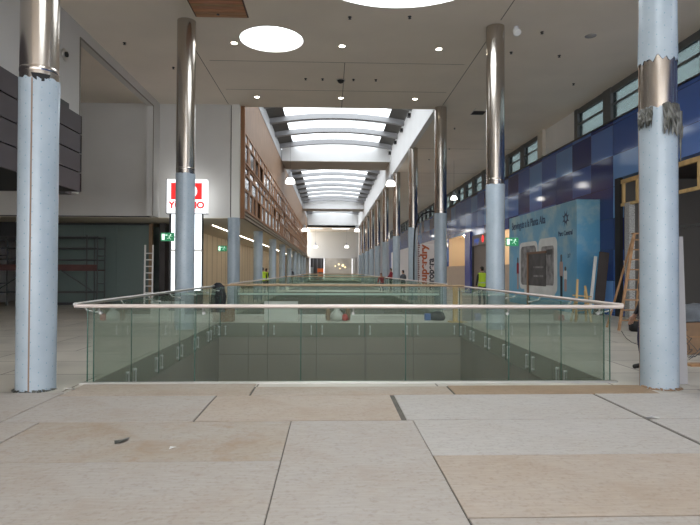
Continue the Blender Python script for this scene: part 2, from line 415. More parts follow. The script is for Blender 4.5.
for y in (6.6, 9.4, 12.2, 15.0, 17.8, 20.6): clerestory(y, y+2.8)
y = 27.3
while y < 96: clerestory(y, min(y+2.6, 98)); y += 2.6
# end wall
struct('wall_end', bx(XF-.6, 4.4, YE, YE+.3, 3.9, ZC), pbr('end_wall_paint', (.60, .58, .54), .7))
ew = MB(); ew.box(-3.9, -3.55, YE, YE+.3, 0, 3.9); ew.box(3.85, 4.6, YE, YE+.3, 0, 3.9); ew.box(-3.55, 3.85, YE-.1, YE+.2, 3.75, 3.95)
ew.box(4.4, XR+.3, YE, YE+.3, 0, ZC); ew.box(-16, -3.9, YE, YE+.3, 0, ZS)
struct('wall_end_base', ew, M['wallgrey'])
# nave void: fascias, beams, end
vf = MB()
vf.box(4.35, 4.6, 23.48, 88, ZC-.02, 10.45); struct('wall_fascia_right', vf, M['white'])
struct('wall_beam_front', MB().box(XF-.2, 4.6, 23.3, 23.48, ZC+.05, 11.0), M['white'])
for i, (a, b) in enumerate(((41.0, 44.4), (72.6, 75.6))):
    m_ = MB(); n = 24
    vs = []
    for k in range(n+1):
        x = XF+.05 + (4.35-XF-.05)*k/n; zz = 10.45 + .36*(1-((x-.375)/3.97)**2)
        vs += [(x, a, 9.6), (x, a, zz+.13), (x, b, 9.6), (x, b, zz+.13)]
    fs = []
    for k in range(n):
        q = 4*k; fs += [(q, q+4, q+5, q+1), (q+2, q+3, q+7, q+6), (q, q+2, q+6, q+4), (q+1, q+5, q+7, q+3)]
    m_.add(vs, fs)
    struct('beam_%d' % (i+1), m_, M['white'])
    struct('ceiling_beam_%d' % (i+1), bx(XF+.05, 4.35, a, b, 9.58, 9.6), pbr('beam_soffit', (.50, .45, .40), .8))
struct('wall_beam_end', MB().box(XF, 4.35, 88, 88.3, ZC, 10.7), M['white'])
struct('trim_8', MB().box(XF-.25, XF+.02, 23.5, 88, 9.7, 10.45), pbr('curb_grey', (.42, .42, .43), .6))

# skylight bays
def arcz(x): return 10.45 + .36*(1-((x-.375)/3.97)**2)
for bi, (a, b) in enumerate(((23.48, 41.0), (44.4, 72.6), (75.6, 88.0))):
    t = thing('vaulted_skylight', ['nearest vaulted skylight bay with bright glazing and grey ribs', 'middle vaulted skylight bay between the two white cross beams',
        'farthest vaulted skylight bay before the end wall'][bi], 'skylight', (0, 0, 0))
    n = 24; xs = [-2.68 + (3.42+2.68)*k/n for k in range(n+1)]
    g = MB(); g.add([(x, yy, arcz(x)+.12) for x in xs for yy in (a, b)] + [(x, yy, arcz(x)+.15) for x in xs for yy in (a, b)],
        [(2*k, 2*k+1, 2*k+3, 2*k+2) for k in range(n)] + [(2*(n+1)+2*k, 2*(n+1)+2*k+2, 2*(n+1)+2*k+3, 2*(n+1)+2*k+1) for k in range(n)], True)
    g.build('roof_glazing', M['sky'], t)
    for x0, x1 in ((XF-.2, -2.68), (3.42, 4.5)):
        p = MB(); xs2 = [x0+(x1-x0)*k/6 for k in range(7)]
        p.add([(x, yy, arcz(x)+.12+dz) for dz in (0, .05) for x in xs2 for yy in (a, b)],
              [(2*k, 2*k+1, 2*k+3, 2*k+2) for k in range(6)] + [(14+2*k, 14+2*k+2, 14+2*k+3, 14+2*k+1) for k in range(6)])
        p.build('side_panel', M['greypan'], t)
    yr = b - 1.2 if bi != 1 else 69.4
    ribs = [y for y in ([26.7, 30.0, 33.25, 36.5, 39.85] if bi == 0 else [46.5, 49.8, 53, 56.3, 59.6, 62.9, 66.2, 69.5, 72.2] if bi == 1 else [77, 80.3, 83.6, 86.9])]
    for y in ribs:
        xs3 = [XF + (4.35-XF)*k/28 for k in range(29)]
        r = MB(); vs = []
        for x in xs3: vs += [(x, y-.16, arcz(x)-.20), (x, y-.16, arcz(x)+.11), (x, y+.16, arcz(x)-.20), (x, y+.16, arcz(x)+.11)]
        fs = [(0, 2, 3, 1), (112, 113, 115, 114)]
        for k in range(28):
            q = 4*k; fs += [(q, q+1, q+5, q+4), (q+2, q+6, q+7, q+3), (q, q+4, q+6, q+2), (q+1, q+3, q+7, q+5)]
        r.add(vs, fs); r.build('rib', M['greyrib'], t)
    g2 = MB(); y = a + 1.3
    while y < b - .3:
        if all(abs(y-q) > .4 for q in ribs):
            vs = []
            for x in xs: vs += [(x, y-.02, arcz(x)+.05), (x, y+.02, arcz(x)+.05), (x, y-.02, arcz(x)+.119), (x, y+.02, arcz(x)+.119)]
            fs = []
            for k in range(n):
                q = 4*k; fs += [(q, q+4, q+5, q+1), (q, q+2, q+6, q+4), (q+1, q+5, q+7, q+3)]
            g2.add(vs, fs)
        y += 1.62
    g2.build('glazing_bars', M['greyrib'], t, kind='stuff')
    for y in ribs:
        if y < 43: MB().box(4.18, 4.35, y+.35, y+.6, 10.0, 10.2).build('spotlight', M['dark'], t)

# ------------------------------------------------------------------ columns
def ragged(r, z0, z1, n, amp0, amp1, seed):
    rnd = random.Random(seed); mb = MB()
    def rag(z, amp):
        v = [rnd.uniform(-amp, amp) for _ in range(n)]
        return [z + (v[j]+v[j-1]*.6)/1.3 for j in range(n)]
    b, t_ = rag(z0, amp0), rag(z1, amp1); k = 6; vs = []
    for i in range(k+1):
        f = i/k
        for j in range(n):
            a = 2*pi*j/n; rr = r + rnd.uniform(0, .002)
            if (i == 0 and amp0) or (i == k and amp1): rr += abs(rnd.gauss(0, .006))
            vs.append((rr*cos(a), rr*sin(a), b[j]*(1-f)+t_[j]*f))
    mb.add(vs, [(i*n+j, i*n+(j+1) % n, (i+1)*n+(j+1) % n, (i+1)*n+j) for i in range(k) for j in range(n)], True)
    return mb
ORD = ['', 'nearest', 'second', 'third', 'fourth', 'fifth', 'sixth', 'seventh', 'eighth', 'ninth', 'tenth', 'eleventh', 'twelfth']
def column(x, y, label, group, steel=True, seam=4.0, seed=0, kind=None):
    t = thing('column', label, 'column', (x, y, 0), 0, group)
    if steel:
        MB().lathe([(.25, 0), (.25, ZC)], 48).build('steel_shaft', M['steel'], t, 'polished steel shaft')
        if kind == 'R1':
            ragged(.256, .0, 3.86, 72, .0, .02, seed).build('protective_film', M['film'], t, 'pale blue dotted film round the lower shaft')
            ragged(.256, 4.52, ZC-.01, 72, .05, 0, seed+1).build('protective_film', M['film'], t, 'pale blue film round the upper shaft')
            rnd = random.Random(3)
            for a0, a1, ztop, zbot in ((3.16, 3.95, 3.86, 3.56), (4.40, 5.62, 3.90, 3.42)):
                m_ = MB(); nx, nz = 16, 8; vs = []
                for i in range(nz+1):
                    for j in range(nx+1):
                        a = a0+(a1-a0)*j/nx; f = i/nz
                        zz = ztop-(ztop-zbot)*f*(.55+.45*abs(sin(j*1.3+1)) if i > 5 else .75)
                        rr = .262+.045*f*(.3+rnd.random())+.02*abs(sin(j*2.1+i))
                        vs.append((rr*cos(a), rr*sin(a), zz+rnd.uniform(-.012, .012)))
                m_.add(vs, [(i*(nx+1)+j, i*(nx+1)+j+1, (i+1)*(nx+1)+j+1, (i+1)*(nx+1)+j) for i in range(nz) for j in range(nx)])
                m_.build('torn_plastic', M['plastic'], t, 'crumpled dark plastic peeling off')
            MB().tube([(.25*cos(a)*1.16, .25*sin(a)*1.16, z) for a, z in ((5.50, 3.8), (5.52, 3.5), (5.46, 3.3), (5.5, 3.1))], [.03, .025, .015, .006], 6).build('torn_plastic', M['plastic'], t)
        else:
            ragged(.256, 0, seam, 72, 0, .025 if kind else .015, seed).build('protective_film', M['film'], t, 'pale blue dotted film round the lower shaft')
            MB().lathe([(.2505, seam+.10), (.254, seam+.11), (.254, seam+.15), (.2505, seam+.16)], 48, caps=False).build('band', M['steel'], t)
        if kind == 'L1':
            m_ = MB(); nx = 14; vs = []
            for j in range(nx+1):
                a = 4.78+.95*j/nx; d = .10*math.sqrt(max(0, 1-((j-nx/2)/(nx/2))**2))
                vs += [(.2595*cos(a), .2595*sin(a), seam+.05), (.2595*cos(a), .2595*sin(a), seam+.045-d)]
            m_.add(vs, [(2*j, 2*j+1, 2*j+3, 2*j+2) for j in range(nx)]); m_.build('gap', M['black'], t, 'dark gap at the film edge')
    else:
        MB().lathe([(.25, 0), (.25, ZS-.002)], 48).build('shaft', M['film'], t)
    if kind in ('L1', 'R1'): t.scale = (.955, .955, 1)
    # taped seam
    if kind in ('L1', 'R1'):
        a = radians(277) if kind == 'L1' else radians(163)
        MB().box(-.004, .004, -.010, .010, 0, seam-.02 if kind == 'L1' else ZC-.02, Matrix.Rotation(a, 4, 'Z') @ Matrix.Translation((.257, 0, 0))).build('seam_tape', pbr('seam_brown', (.25, .17, .12), .7), t, 'brown taped seam')
        rnd = random.Random(5); m_ = MB()
        for j in range(26):
            a = pi + pi*j/26 + rnd.uniform(-.05, .05); r0 = .258; z = rnd.uniform(.01, .035)
            m_.add([(r0*cos(a), r0*sin(a), z), (r0*cos(a+.16), r0*sin(a+.16), z*.7), ((r0+.05)*cos(a+.12), (r0+.05)*sin(a+.12), .002), ((r0+.04)*cos(a+.02), (r0+.04)*sin(a+.02), .002)], [(0, 1, 2, 3)])
        m_.build('torn_edge', M['plastic'] if kind == 'L1' else M['brownbox'], t, 'torn wrapping round the foot')
    return t
for k in range(1, 12):
    y = CY0+CP*(k-1)
    side = ['', 'large column in the right foreground with torn plastic and a steel band', 'second column of the right row, polished steel above pale blue film'][k] if k < 3 else '%s column of the right row, counted from the camera' % ORD[k]
    column(CR, y, side, 'columns of the right row', True, 4.0 if k > 1 else 3.86, 10+k, 'R1' if k == 1 else None)
column(CL+.03, CY0, 'large column in the left foreground, steel above pale blue film', 'tall columns on the left', True, 4.13, 30, 'L1')
column(CL, CY0+CP, 'second tall column on the left, standing in front of the red and white sign', 'tall columns on the left', True, 4.22, 31)
for k in range(3, 12):
    column(CL, CY0+CP*(k-1), '%s column of the arcade under the timber facade' % ORD[k-2].replace('nearest', 'first'), 'arcade columns under the timber facade', False)

# ------------------------------------------------------------------ timber facade
t = thing('timber_facade', 'long brown timber facade with small grey panes over the left arcade', 'facade')
bx(XF-.3, XF, 23.5, 88, 7.42, 9.7).build('upper_band', M['woodlight'], t, 'plain light brown upper band')
bx(XF-.3, XF-.12, 23.5, 88, 4.1, 7.42).build('backing', M['wooddark'], t)
bx(XF-.14, XF+.03, 23.4, 23.62, ZS, ZC-.0).build('corner_board', M['wood'], t)
for z0, z1 in ((7.36, 7.44), (6.93, 7.0), (6.13, 6.20), (5.98, 6.03), (5.60, 5.70), (4.96, 5.06), (4.10, 4.2)):
    bx(XF-.12, XF+.02, 23.6, 88, z0, z1).build('rail', M['wood'], t)
for z0, z1 in ((3.94, 4.02), (3.78, 3.86)): bx(XF-.03, XF+.03, 23.62, 88, z0, z1).build('sill', pbr('sill_beige', (.24, .19, .13), .6), t, 'pale sill')
bx(XF-.055, XF-.03, 23.6, 88, ZS+.01, 4.1).build('skirt', M['wooddark'], t)
rnd = random.Random(11)
fp, fb = MB(), MB(); nb = 0
for z0, z1, mt in ((7.0, 7.36, 'louver'), (6.2, 6.93, 'pane'), (5.70, 5.98, 'pane'), (5.06, 5.60, 'pane'), (4.2, 4.96, 'pane')):
    y = 23.8
    while y < 87:
        w_ = rnd.uniform(.6, 1.5) if mt == 'pane' else rnd.uniform(.4, 1.0)
        far = y > 49
        if mt == 'louver' or rnd.random() < .85:
            a_ = (XF-.05, XF-.035, y, min(y+w_, 87.6), z0, z1)
            if far: fp.box(*a_)
            else: bx(*a_).build('pane', M[mt], t, 'blue grey pane' if mt == 'pane' else 'narrow pane coloured pale for its white reflections')
        y += w_
        g_ = rnd.uniform(.25, .8); a_ = (XF-.05, XF-.0, y, min(y+g_, 87.8), z0, z1); y += g_
        if far: fb.box(*a_)
        else: bx(*a_).build('board', M['wood'], t)
fp.build('far_panes', M['pane'], t, 'distant grey panes', kind='stuff'); fb.build('far_boards', M['wood'], t, kind='stuff')

# ------------------------------------------------------------------ left cladding box, speaker
t = thing('cladding_box', 'dark brown panelled box jutting from the upper left wall', 'cladding')
bx(-12, -6.56, 3, 14.8, 3.64, 5.62).build('body', M['gapblack'], t)
z = 3.62
for i in range(4):
    y0 = 3
    bx(-6.56, -6.5, 3, 14.86, z+.012, z+.492-.012).build('panel', M['clad'], t); bx(-12, -6.5, 14.8, 14.86, z+.012, z+.48).build('panel', M['clad'], t); z += .5
bx(-8, -6.9, 14.86, 15.2, 3.6, 3.72).build('ledge', M['dark'], t); bx(-7, -6.62, 13.2, 14.4, 5.62, 5.8).build('upstand', M['dark'], t)
t = thing('wall_speaker', 'small round speaker on the upper left wall', 'speaker', (-6.99, 14.9, 7.23))
MB().lathe([(.16, 0), (.17, .02), (.14, .05), (.10, .05)], 24).build('ring', M['brushed'], t).rotation_euler = (0, pi/2, 0)
o = MB().lathe([(.07, .05), (.07, .10), (.03, .12)], 16).build('cone', M['black'], t); o.rotation_euler = (0, pi/2, 0); o.location = (0, -.03, 0)

# ------------------------------------------------------------------ left shopfront, scaffold
t = thing('glass_shopfront', 'dark green glass shopfront behind the scaffold on the left', 'shopfront')
for i in range(3): bx(-12.6+i*1.45, -12.6+(i+1)*1.45-.01, 25.9, 25.93, .12, ZS-.1).build('glass_panel', M['shopglass'], t)
bx(-12.7, -8.2, 25.86, 25.96, 0, .12).build('bottom_rail', M['dark'], t); bx(-12.7, -8.2, 25.86, 25.96, ZS-.12, ZS-.04).build('top_rail', M['dark'], t)
bx(-12.75, -12.6, 25.85, 26.0, 0, ZS-.04).build('post', M['dark'], t); bx(-8.25, -8.1, 25.85, 26.0, 0, ZS-.04).build('post', M['brownbox'], t)
struct('wall_shop_back', MB().box(-12.6, -8.2, 28.2, 28.3, 0, ZS), M['greenplaster'])
struct('wall_recess', MB().box(-16, -12.7, 25.9, 26.1, 2.9, ZS), M['dark'])
def scaffold():
    t = thing('scaffold', 'grey steel scaffold with a reddish deck in front of the glass shopfront', 'scaffold', (-12.2, 24.9, 0))
    s = MB()
    for x in (-2.05, 0.1, 1.75, 2.2):
        for y in (-.4, .4):
            MB().tube([(x, y, 0), (x, y, 3.1 if x != 2.2 else 3.05)], .028, 8).build('upright', M['dullsteel'], t)
    for z in (.62, 2.02, 2.52, 3.0):
        for y in (-.4, .4): s.tube([(-2.05, y, z), (2.2, y, z)], .028, 8)
    for x in (-2.05, .1, 2.2):
        for z in (1.0, 2.2, 3.0): s.tube([(x, -.4, z), (x, .4, z)], .02, 8)
    s.build('ledgers', M['dullsteel'], t)
    MB().tube([(.1, -.43, 1.95), (2.0, -.43, .7)], .022, 8).build('brace', M['dullsteel'], t)
    MB().tube([(-2.0, -.43, .7), (-.1, -.43, 1.95)], .022, 8).build('brace', M['dullsteel'], t)
    bx(-2.05, 2.2, -.43, .43, 1.55, 1.60).build('deck', M['deck'], t)
    bx(-2.05, 2.2, -.46, -.43, 1.60, 1.82).build('toe_board', M['deck'], t, 'dull red toe board')
M['dullsteel'] = pbr('dull_steel', (.08, .08, .08), .5, metal=.4); M['deck'] = pbr('red_brown_deck', (.09, .035, .03), .7, noise=.2)
scaffold()
def straight_ladder(name, label, x, y, h, w_, mat, lean=.12, n=8):
    t = thing(name, label, 'ladder', (x, y, 0)); t.rotation_euler = (-lean, 0, 0)
    for sx in (-1, 1): bx(sx*w_/2-.03, sx*w_/2+.03, -.03, .03, 0, h).build('rail', mat, t)
    for i in range(n): bx(-w_/2, w_/2, -.02, .02, .3+i*(h-.4)/n, .34+i*(h-.4)/n).build('rung', mat, t)
    return t
straight_ladder('ladder', 'pale aluminium ladder in the dark opening right of the glass shopfront', -7.95, 24.9, 2.7, .34, M['brushed'], 0.02)
t = thing('dark_cabinet', 'tall dark brown door frames in the opening behind the sign', 'door frame')
bx(-7.7, -7.45, 25.6, 28.6, 0, ZS-.04).build('jamb', M['darkbrown'], t); bx(-7.45, -6.0, 26.6, 26.7, 0, ZS-.04).build('door_leaf', M['darkbrown'], t)
bx(-7.2, -6.3, 26.56, 26.6, .1, 2.2).build('door_panel', M['clad'], t); bx(-7.2, -6.3, 26.56, 26.6, 2.35, 3.5).build('door_panel', M['black'], t)

# ------------------------------------------------------------------ lit totem sign
t = thing('totem_sign', 'lit red and white shop sign on two glowing strips behind the left column', 'sign', (-5.70, 22.6, -.16))
bx(-.78, .78, -.14, .14, 4.02, 5.36).build('sign_box', M['lightbox'], t, 'glowing white sign face')
bx(-.80, .80, -.10, .18, 4.0, 4.03).build('box_edge', M['dark'], t); bx(-.82, -.78, -.12, .18, 4.0, 5.38).build('box_edge', M['dark'], t)
bx(-.62, .60, -.15, -.141, 4.56, 5.22).build('red_square', M['red'], t)
lg = MB(); n = 28; vs = []
for j in range(n+1):
    a = 2*pi*j/n; vs += [(.12+.29*cos(a), -.155, 4.89+.29*sin(a)), (.12+.19*cos(a), -.155, 4.89+.19*sin(a))]
lg.add(vs, [(2*j, 2*j+1, 2*j+3, 2*j+2) for j in range(n)]); lg.build('logo_ring', M['lightbox'], t)
text('lettering', 'YOOMO', .36, M['red'], (0, -.145, 4.22), (pi/2, 0, 0), t, align='CENTER', sx=1.0, bold=.018)
text('lettering', 'R', .12, M['red'], (.32, -.145, 4.07), (pi/2, 0, 0), t, align='CENTER')
for x0, x1 in ((-.60, -.42), (.22, .56)):
    bx(x0, x1, -.08, .08, 2.58, 3.98).build('light_strip', M['tubelight'], t); bx(x0, x1, -.08, .08, .95, 2.50).build('light_strip', M['tubelight'], t)
bx(-.64, .60, -.07, .09, 2.50, 2.58).build('crossbar', M['brushed'], t); bx(-.70, -.62, -.07, .09, .16, 4.0).build('frame_side', M['dark'], t); bx(.58, .62, -.07, .09, .16, 4.0).build('frame_side', M['dark'], t)
bx(-.42, .22, -.02, .07, .95, 4.0).build('back_panel', M['greyrib'], t); bx(-.66, .6, -.12, .12, .16, .95).build('base', M['darkbrown'], t)

# ------------------------------------------------------------------ exit signs
def exit_sign(label, xcol, side, y, z):
    t = thing('exit_sign', label, 'exit sign', (xcol+side*.46, y-.02, z))
    bx(-.18, .18, -.02, .02, -.115, .115).build('sign_plate', M['green'], t)
    MB().tube([(-side*.17, 0, 0), (-side*.215, 0, 0)], .02, 6).build('bracket', M['brushed'], t)
    MB().box(-.15, -.075, -.026, -.021, -.08, .08).build('door_symbol', M['exitwhite'], t)
    f = MB(); f.box(.075, .10, -.026, -.021, .045, .075); f.bar((.08, -.024, .04), (.05, -.024, -.02), .028, .004); f.bar((.05, -.024, -.02), (.10, -.024, -.075), .018, .004); f.bar((.05, -.024, -.02), (.0, -.024, -.05), .018, .004)
    f.bar((.07, -.024, .03), (.13, -.024, .01), .016, .004); f.bar((.07, -.024, .03), (.02, -.024, .02), .016, .004); f.box(-.055, .0, -.026, -.021, .04, .06)
    f.build('running_figure', M['exitwhite'], t)
exit_sign('green exit sign on the left side of the second left column, beside the lit sign', CL, -1, CY0+CP, 2.5)
exit_sign('green exit sign on the left side of the first arcade column', CL, -1, CY0+2*CP, 2.49)
exit_sign('green exit sign on the right side of the second right column', CR, 1, CY0+CP, 2.42)

# ------------------------------------------------------------------ glass balustrades
def balustrade(idx, a, b, label):
    t = thing('glass_balustrade', label, 'balustrade', (0, 0, 0), 0, 'glass balustrades round the floor openings')
    g = .03; x0, x1 = VX0, VX1; H = 1.09
    def panels(p, q, n, fix=True):
        p, q = Vector(p), Vector(q); d = (q-p)/n; dn = d.normalized(); inn = Vector((-dn.y, dn.x, 0))
        for i in range(n):
            u, v = p+d*i+dn*.006, p+d*(i+1)-dn*.006; lo = -.42 if fix else -.0
            m_ = MB(); m_.add([u+Vector((0, 0, lo)), v+Vector((0, 0, lo)), v+Vector((0, 0, H)), u+Vector((0, 0, H))], [(0, 1, 2, 3)])
            m_.build('glass_panel', M['glass'], t)
            if idx < 2:
                e = MB(); e.bar(u+Vector((0, 0, lo)), u+Vector((0, 0, H)), .012, .012)
                if i == n-1: e.bar(v+Vector((0, 0, lo)), v+Vector((0, 0, H)), .012, .012)
                e.build('glass_edge', M['glassedge'], t, 'dark green glass edge')
            if fix and idx == 0:
                for w_ in (u+dn*.16, v-dn*.16):
                    f = MB()
                    for z in (-.10, -.33):
                        c = w_+Vector((0, 0, z)); f.tube([c-inn*.02, c+inn*.03], .025, 8)
                    f.bar(w_+Vector((0, 0, -.10))+inn*.02, w_+Vector((0, 0, -.33))+inn*.02, .022, .008)
                    f.build('glass_fixing', M['fixing'], t)
    nx = 5; ny = max(6, round((b-a)/1.45)); off = .06
    panels((x0-.03, a+off, 0), (x1+.03, a+off, 0), nx, False)
    panels((x1-off, a+off, 0), (x1-off, b-off, 0), ny)
    panels((x1-off, b-off, 0), (x0+off, b-off, 0), nx)
    panels((x0+off, b-off, 0), (x0+off, a+off, 0), ny)
    o = .17; zr = 1.115; R = .028
    mr = M['rail'] if idx == 0 else M['railbrown']
    MB().tube([(x0-o, a-.02, zr-.022), (x1+o, a-.02, zr-.022)], R, 12).build('handrail', mr, t)
    MB().tube([(x0-o, a-.02, zr), (x0-o+.05, b+.05, zr)], R, 12).build('handrail', M['brushed'] if idx == 0 else M['rail'], t)
    MB().tube([(x1+o, a-.02, zr), (x1+o-.05, b+.05, zr)], R, 12).build('handrail', M['rail'], t)
    MB().tube([(x0-o+.05, b+.05, zr+.03), (x1+o-.05, b+.05, zr+.03)], R, 12).build('handrail', M['railbrown'], t, 'brown wrapped far handrail')
    bx(x0-.1, x1+.1, a-.03, a+.03, .0, .028).build('base_strip', M['brushed'], t)
    if idx == 1: bx(x0+.1, x1-.1, a+.03, a+.05, .72, .79).build('pale_band', M['band'], t, 'pale band along the near glass')  # thin pale strip along the near glass panels
    if idx == 0:
        for yy in [a+.2+i*1.45 for i in range(7)]:
            for sx, xg in ((-1, x0), (1, x1)):
                m_ = MB(); m_.tube([(xg-sx*off, yy, .99), (xg+sx*.1, yy, 1.02), (xg+sx*(o-.02), yy, 1.09)], .012, 6); m_.tube([(xg-sx*(off+.03), yy, .99), (xg-sx*(off-.03), yy, .99)], .02, 10)
                m_.build('rail_bracket', M['fixing'], t)
        for xx in (x0+.16, x0+1.6, .33, 2.56, x1-.16):
            m_ = MB(); m_.tube([(xx, a+off+.03, .99), (xx, a, 1.03), (xx, a-.02, 1.1)], .012, 6); m_.tube([(xx, a+off-.03, .99), (xx, a+off+.03, .99)], .02, 10); m_.build('rail_bracket', M['fixing'], t)
for i, (a, b) in enumerate(VOIDS):
    balustrade(i, a, b, ['green glass balustrade round the large floor opening in the foreground', 'glass balustrade round the second floor opening, behind the foreground one',
        'glass balustrade round the third floor opening from the camera', 'farthest glass balustrade near the end wall'][i])

# ------------------------------------------------------------------ plywood sheets on the near floor
SH = [ # x0,x1,y0,y1,kind,label
 (-3.4, -1.03, 7.215, 7.93, 'tan', 'narrow plywood strip against the left half of the foreground balustrade'),
 (-1.0, 1.60, 7.21, 7.72, 'tan', 'narrow light plywood strip before the middle of the foreground balustrade'),
 (1.63, 4.32, 7.23, 7.76, 'brown', 'brown plywood strip before the right of the foreground balustrade'),
 (-6.9, -3.43, 5.98, 7.4, 'grey', 'plywood sheet under the front of the left foreground column'),
 (-3.41, -1.44, 5.975, 7.19, 'grey', 'grey plywood sheet right of the left foreground column'),
 (-1.42, .765, 5.99, 7.185, 'tan', 'plywood sheet left of the short wide gap in the middle'),
 (.825, 3.405, 6.00, 7.20, 'pale', 'pale plywood sheet between the wide gap and the long right joint'),
 (3.45, 6.8, 5.99, 7.22, 'pale', 'plywood sheet under the front of the right foreground column'),
 (-6.9, -3.02, 3.4, 5.955, 'grey', 'large plywood sheet at the left edge of the floor'),
 (-3.0, -.409, 4.735, 5.96, 'stain', 'dirty brown-stained plywood sheet on the left with scattered debris'),
 (-3.0, -.409, 3.3, 4.725, 'grey', 'grey plywood sheet at the bottom left with round stains'),
 (-.40, .884, 3.3, 5.965, 'grey', 'long plain plywood sheet down the middle foreground'),
 (.889, 3.40, 4.84, 5.975, 'pale', 'pale plywood sheet just behind the tan one on the right'),
 (.895, 3.40, 3.62, 4.83, 'tan', 'large tan plywood sheet in the right foreground'),
 (3.45, 6.8, 4.6, 5.965, 'pale', 'plywood sheet cut by the right edge of the photo'),
 (3.42, 6.8, 3.3, 4.58, 'tan', 'plywood sheet at the bottom right corner'),
 (.90, 3.40, 2.3, 3.60, 'grey', 'sliver of plywood sheet along the bottom edge right of centre'),
]
for x0, x1, y0, y1, k, lab in SH:
    cx, cy = (x0+x1)/2, (y0+y1)/2; a, b = (x1-x0)/2, (y1-y0)/2; bv = .004
    m_ = MB(); m_.add([(-a, -b, 0), (a, -b, 0), (a, b, 0), (-a, b, 0), (-a, -b, .010), (a, -b, .010), (a, b, .010), (-a, b, .010), (-a+bv, -b+bv, .013), (a-bv, -b+bv, .013), (a-bv, b-bv, .013), (-a+bv, b-bv, .013)],
        [(3, 2, 1, 0), (0, 1, 5, 4), (1, 2, 6, 5), (2, 3, 7, 6), (3, 0, 4, 7), (4, 5, 9, 8), (5, 6, 10, 9), (6, 7, 11, 10), (7, 4, 8, 11), (8, 9, 10, 11)])
    o = m_.build('plywood_sheet', PLY[k], loc=(cx, cy, 0)); tag(o, lab, 'plywood sheet', 'plywood sheets on the near floor')
    o.rotation_euler = (0, 0, 0)
struct('floor_gap_base', MB().box(-6.92, 6.82, 2.2, 7.2, 0, .002).box(-3.42, 4.33, 7.2, 7.76, 0, .002), M['concrete'])
# debris
rnd = random.Random(2)
m_ = MB(); m_.add([(0, 0, .0), (.05, .02, .012), (.09, .10, .02), (.02, .14, .006), (-.03, .07, .015), (.06, .2, .008)], [(0, 1, 4), (1, 2, 4), (2, 3, 4), (2, 5, 3)])
tag(m_.build('plastic_scrap', M['plastic'], loc=(-1.95, 5.2, .015)), 'crumpled dark scrap of plastic on the stained plywood', 'scrap')
m_ = MB(); m_.add([(0, 0, 0), (.04, .01, .012), (.06, .05, .004), (.0, .04, .014)], [(0, 1, 3), (1, 2, 3)])
tag(m_.build('paper_scrap', M['grout'], loc=(-1.42, 5.05, .014)), 'tiny white paper scrap on the stained plywood', 'scrap')
for i, (x, y, l) in enumerate([(-3.5, 7.58, 'small metal offcut right of the left foreground column'), (3.42, 5.97, 'tiny crumpled bit at the joint before the right column')]):
    m_ = MB(); m_.tube([(0, 0, .01), (.06, .01, .02), (.13, -.01, .012)], .012, 6); tag(m_.build('metal_offcut', M['brushed'], loc=(x, y, .012)), l, 'offcut')

# ------------------------------------------------------------------ ceiling fittings
DL = [(-2.91, 16.88, 'near left'), (.33, 16.96, 'near middle'), (3.31, 17.06, 'near right'), (-2.91, 22.13, 'far left'), (.4, 22.1, 'far middle'), (3.33, 22.09, 'far right')]
d0 = None
for x, y, l in DL:
    lab = 'lit recessed downlight, %s of the six in the ceiling' % l
    if d0 is None:
        d0 = thing('downlight', lab, 'downlight', (x, y, ZC), 0, 'recessed ceiling downlights')
        MB().lathe([(.085, -.004), (.125, -.012), (.125, 0)], 24, caps=False).build('trim_ring', M['white'], d0)
        MB().lathe([(.001, -.006), (.085, -.006)], 24, caps=False).build('lens', M['lamp'], d0)
    else:
        c = copy_tree(d0); c.location = (x, y, ZC); c['label'] = lab
for px, py, X, Y, l in [(0, 0, .35, 20.0, 'dark dome camera between the two rows of downlights')]:
    t = thing('dome_camera', l, 'camera', (X, Y, ZC)); MB().lathe([(.13, 0), (.13, -.03), (.08, -.10), (.01, -.13)], 20).build('dome', M['black'], t); MB().lathe([(.16, 0), (.16, -.02)], 20).build('ring', M['brushed'], t)
det = [(-3.0, 14.9), (-.9, 19.9), (-.3, 19.9), (.8, 19.9), (1.6, 19.9), (.5, 15.0), (2.1, 14.9), (6.0, 15.7), (7.2, 17.4), (5.6, 17.2), (8.8, 20), (6.6, 21.5), (7.2, 24), (5.9, 26.5), (8.2, 27), (6.6, 31), (6.0, 34), (-5.6, 13.6), (-6.2, 17), (-5.3, 19)]
s0 = None
for i, (x, y) in enumerate(det):
    zone = 'between the downlight rows' if abs(y-19.9) < .1 else 'over the left wall side' if x < -4 else 'in the aisle ceiling right of the columns' if x > 5 else 'near the round skylights'
    lab = 'small dark sprinkler head %s' % zone
    if s0 is None:
        s0 = thing('sprinkler', lab, 'sprinkler', (x, y, ZC), 0, 'sprinkler heads ' + zone)
        MB().lathe([(.05, 0), (.05, -.01), (.02, -.015), (.02, -.05), (.045, -.055), (.01, -.06)], 12).build('head', M['dark'], s0)
    else: c = copy_tree(s0); c.location = (x, y, ZC); c['label'] = lab; c['group'] = 'sprinkler heads ' + zone
t = thing('ceiling_spotlight', 'small round spotlight on the ceiling right of the second right column', 'spotlight', (5.15, 15.4, ZC))
MB().lathe([(.06, 0), (.06, -.08)], 12).build('mount', M['white'], t); o = MB().lathe([(.09, 0), (.11, .16), (.08, .17)], 16).build('head', M['white'], t); o.rotation_euler = (2.4, 0, 0); o.location = (0, 0, -.1)
t = thing('ceiling_hatch', 'small open black hatch in the right aisle ceiling', 'hatch', (6.35, 23.9, ZC)); bx(-.28, .28, -.28, .28, -.006, 0).build('opening', M['black'], t); bx(-.30, -.27, -.7, .3, -.01, 0).build('frame', M['wallgrey'], t)
t = thing('speaker_grille', 'round pale ceiling grille above the right aisle', 'grille', (7.5, 15.9, ZC)); MB().lathe([(.16, 0), (.16, -.012), (.001, -.02)], 24).build('grille', pbr('grille_grey', (.35, .33, .31), .7), t)
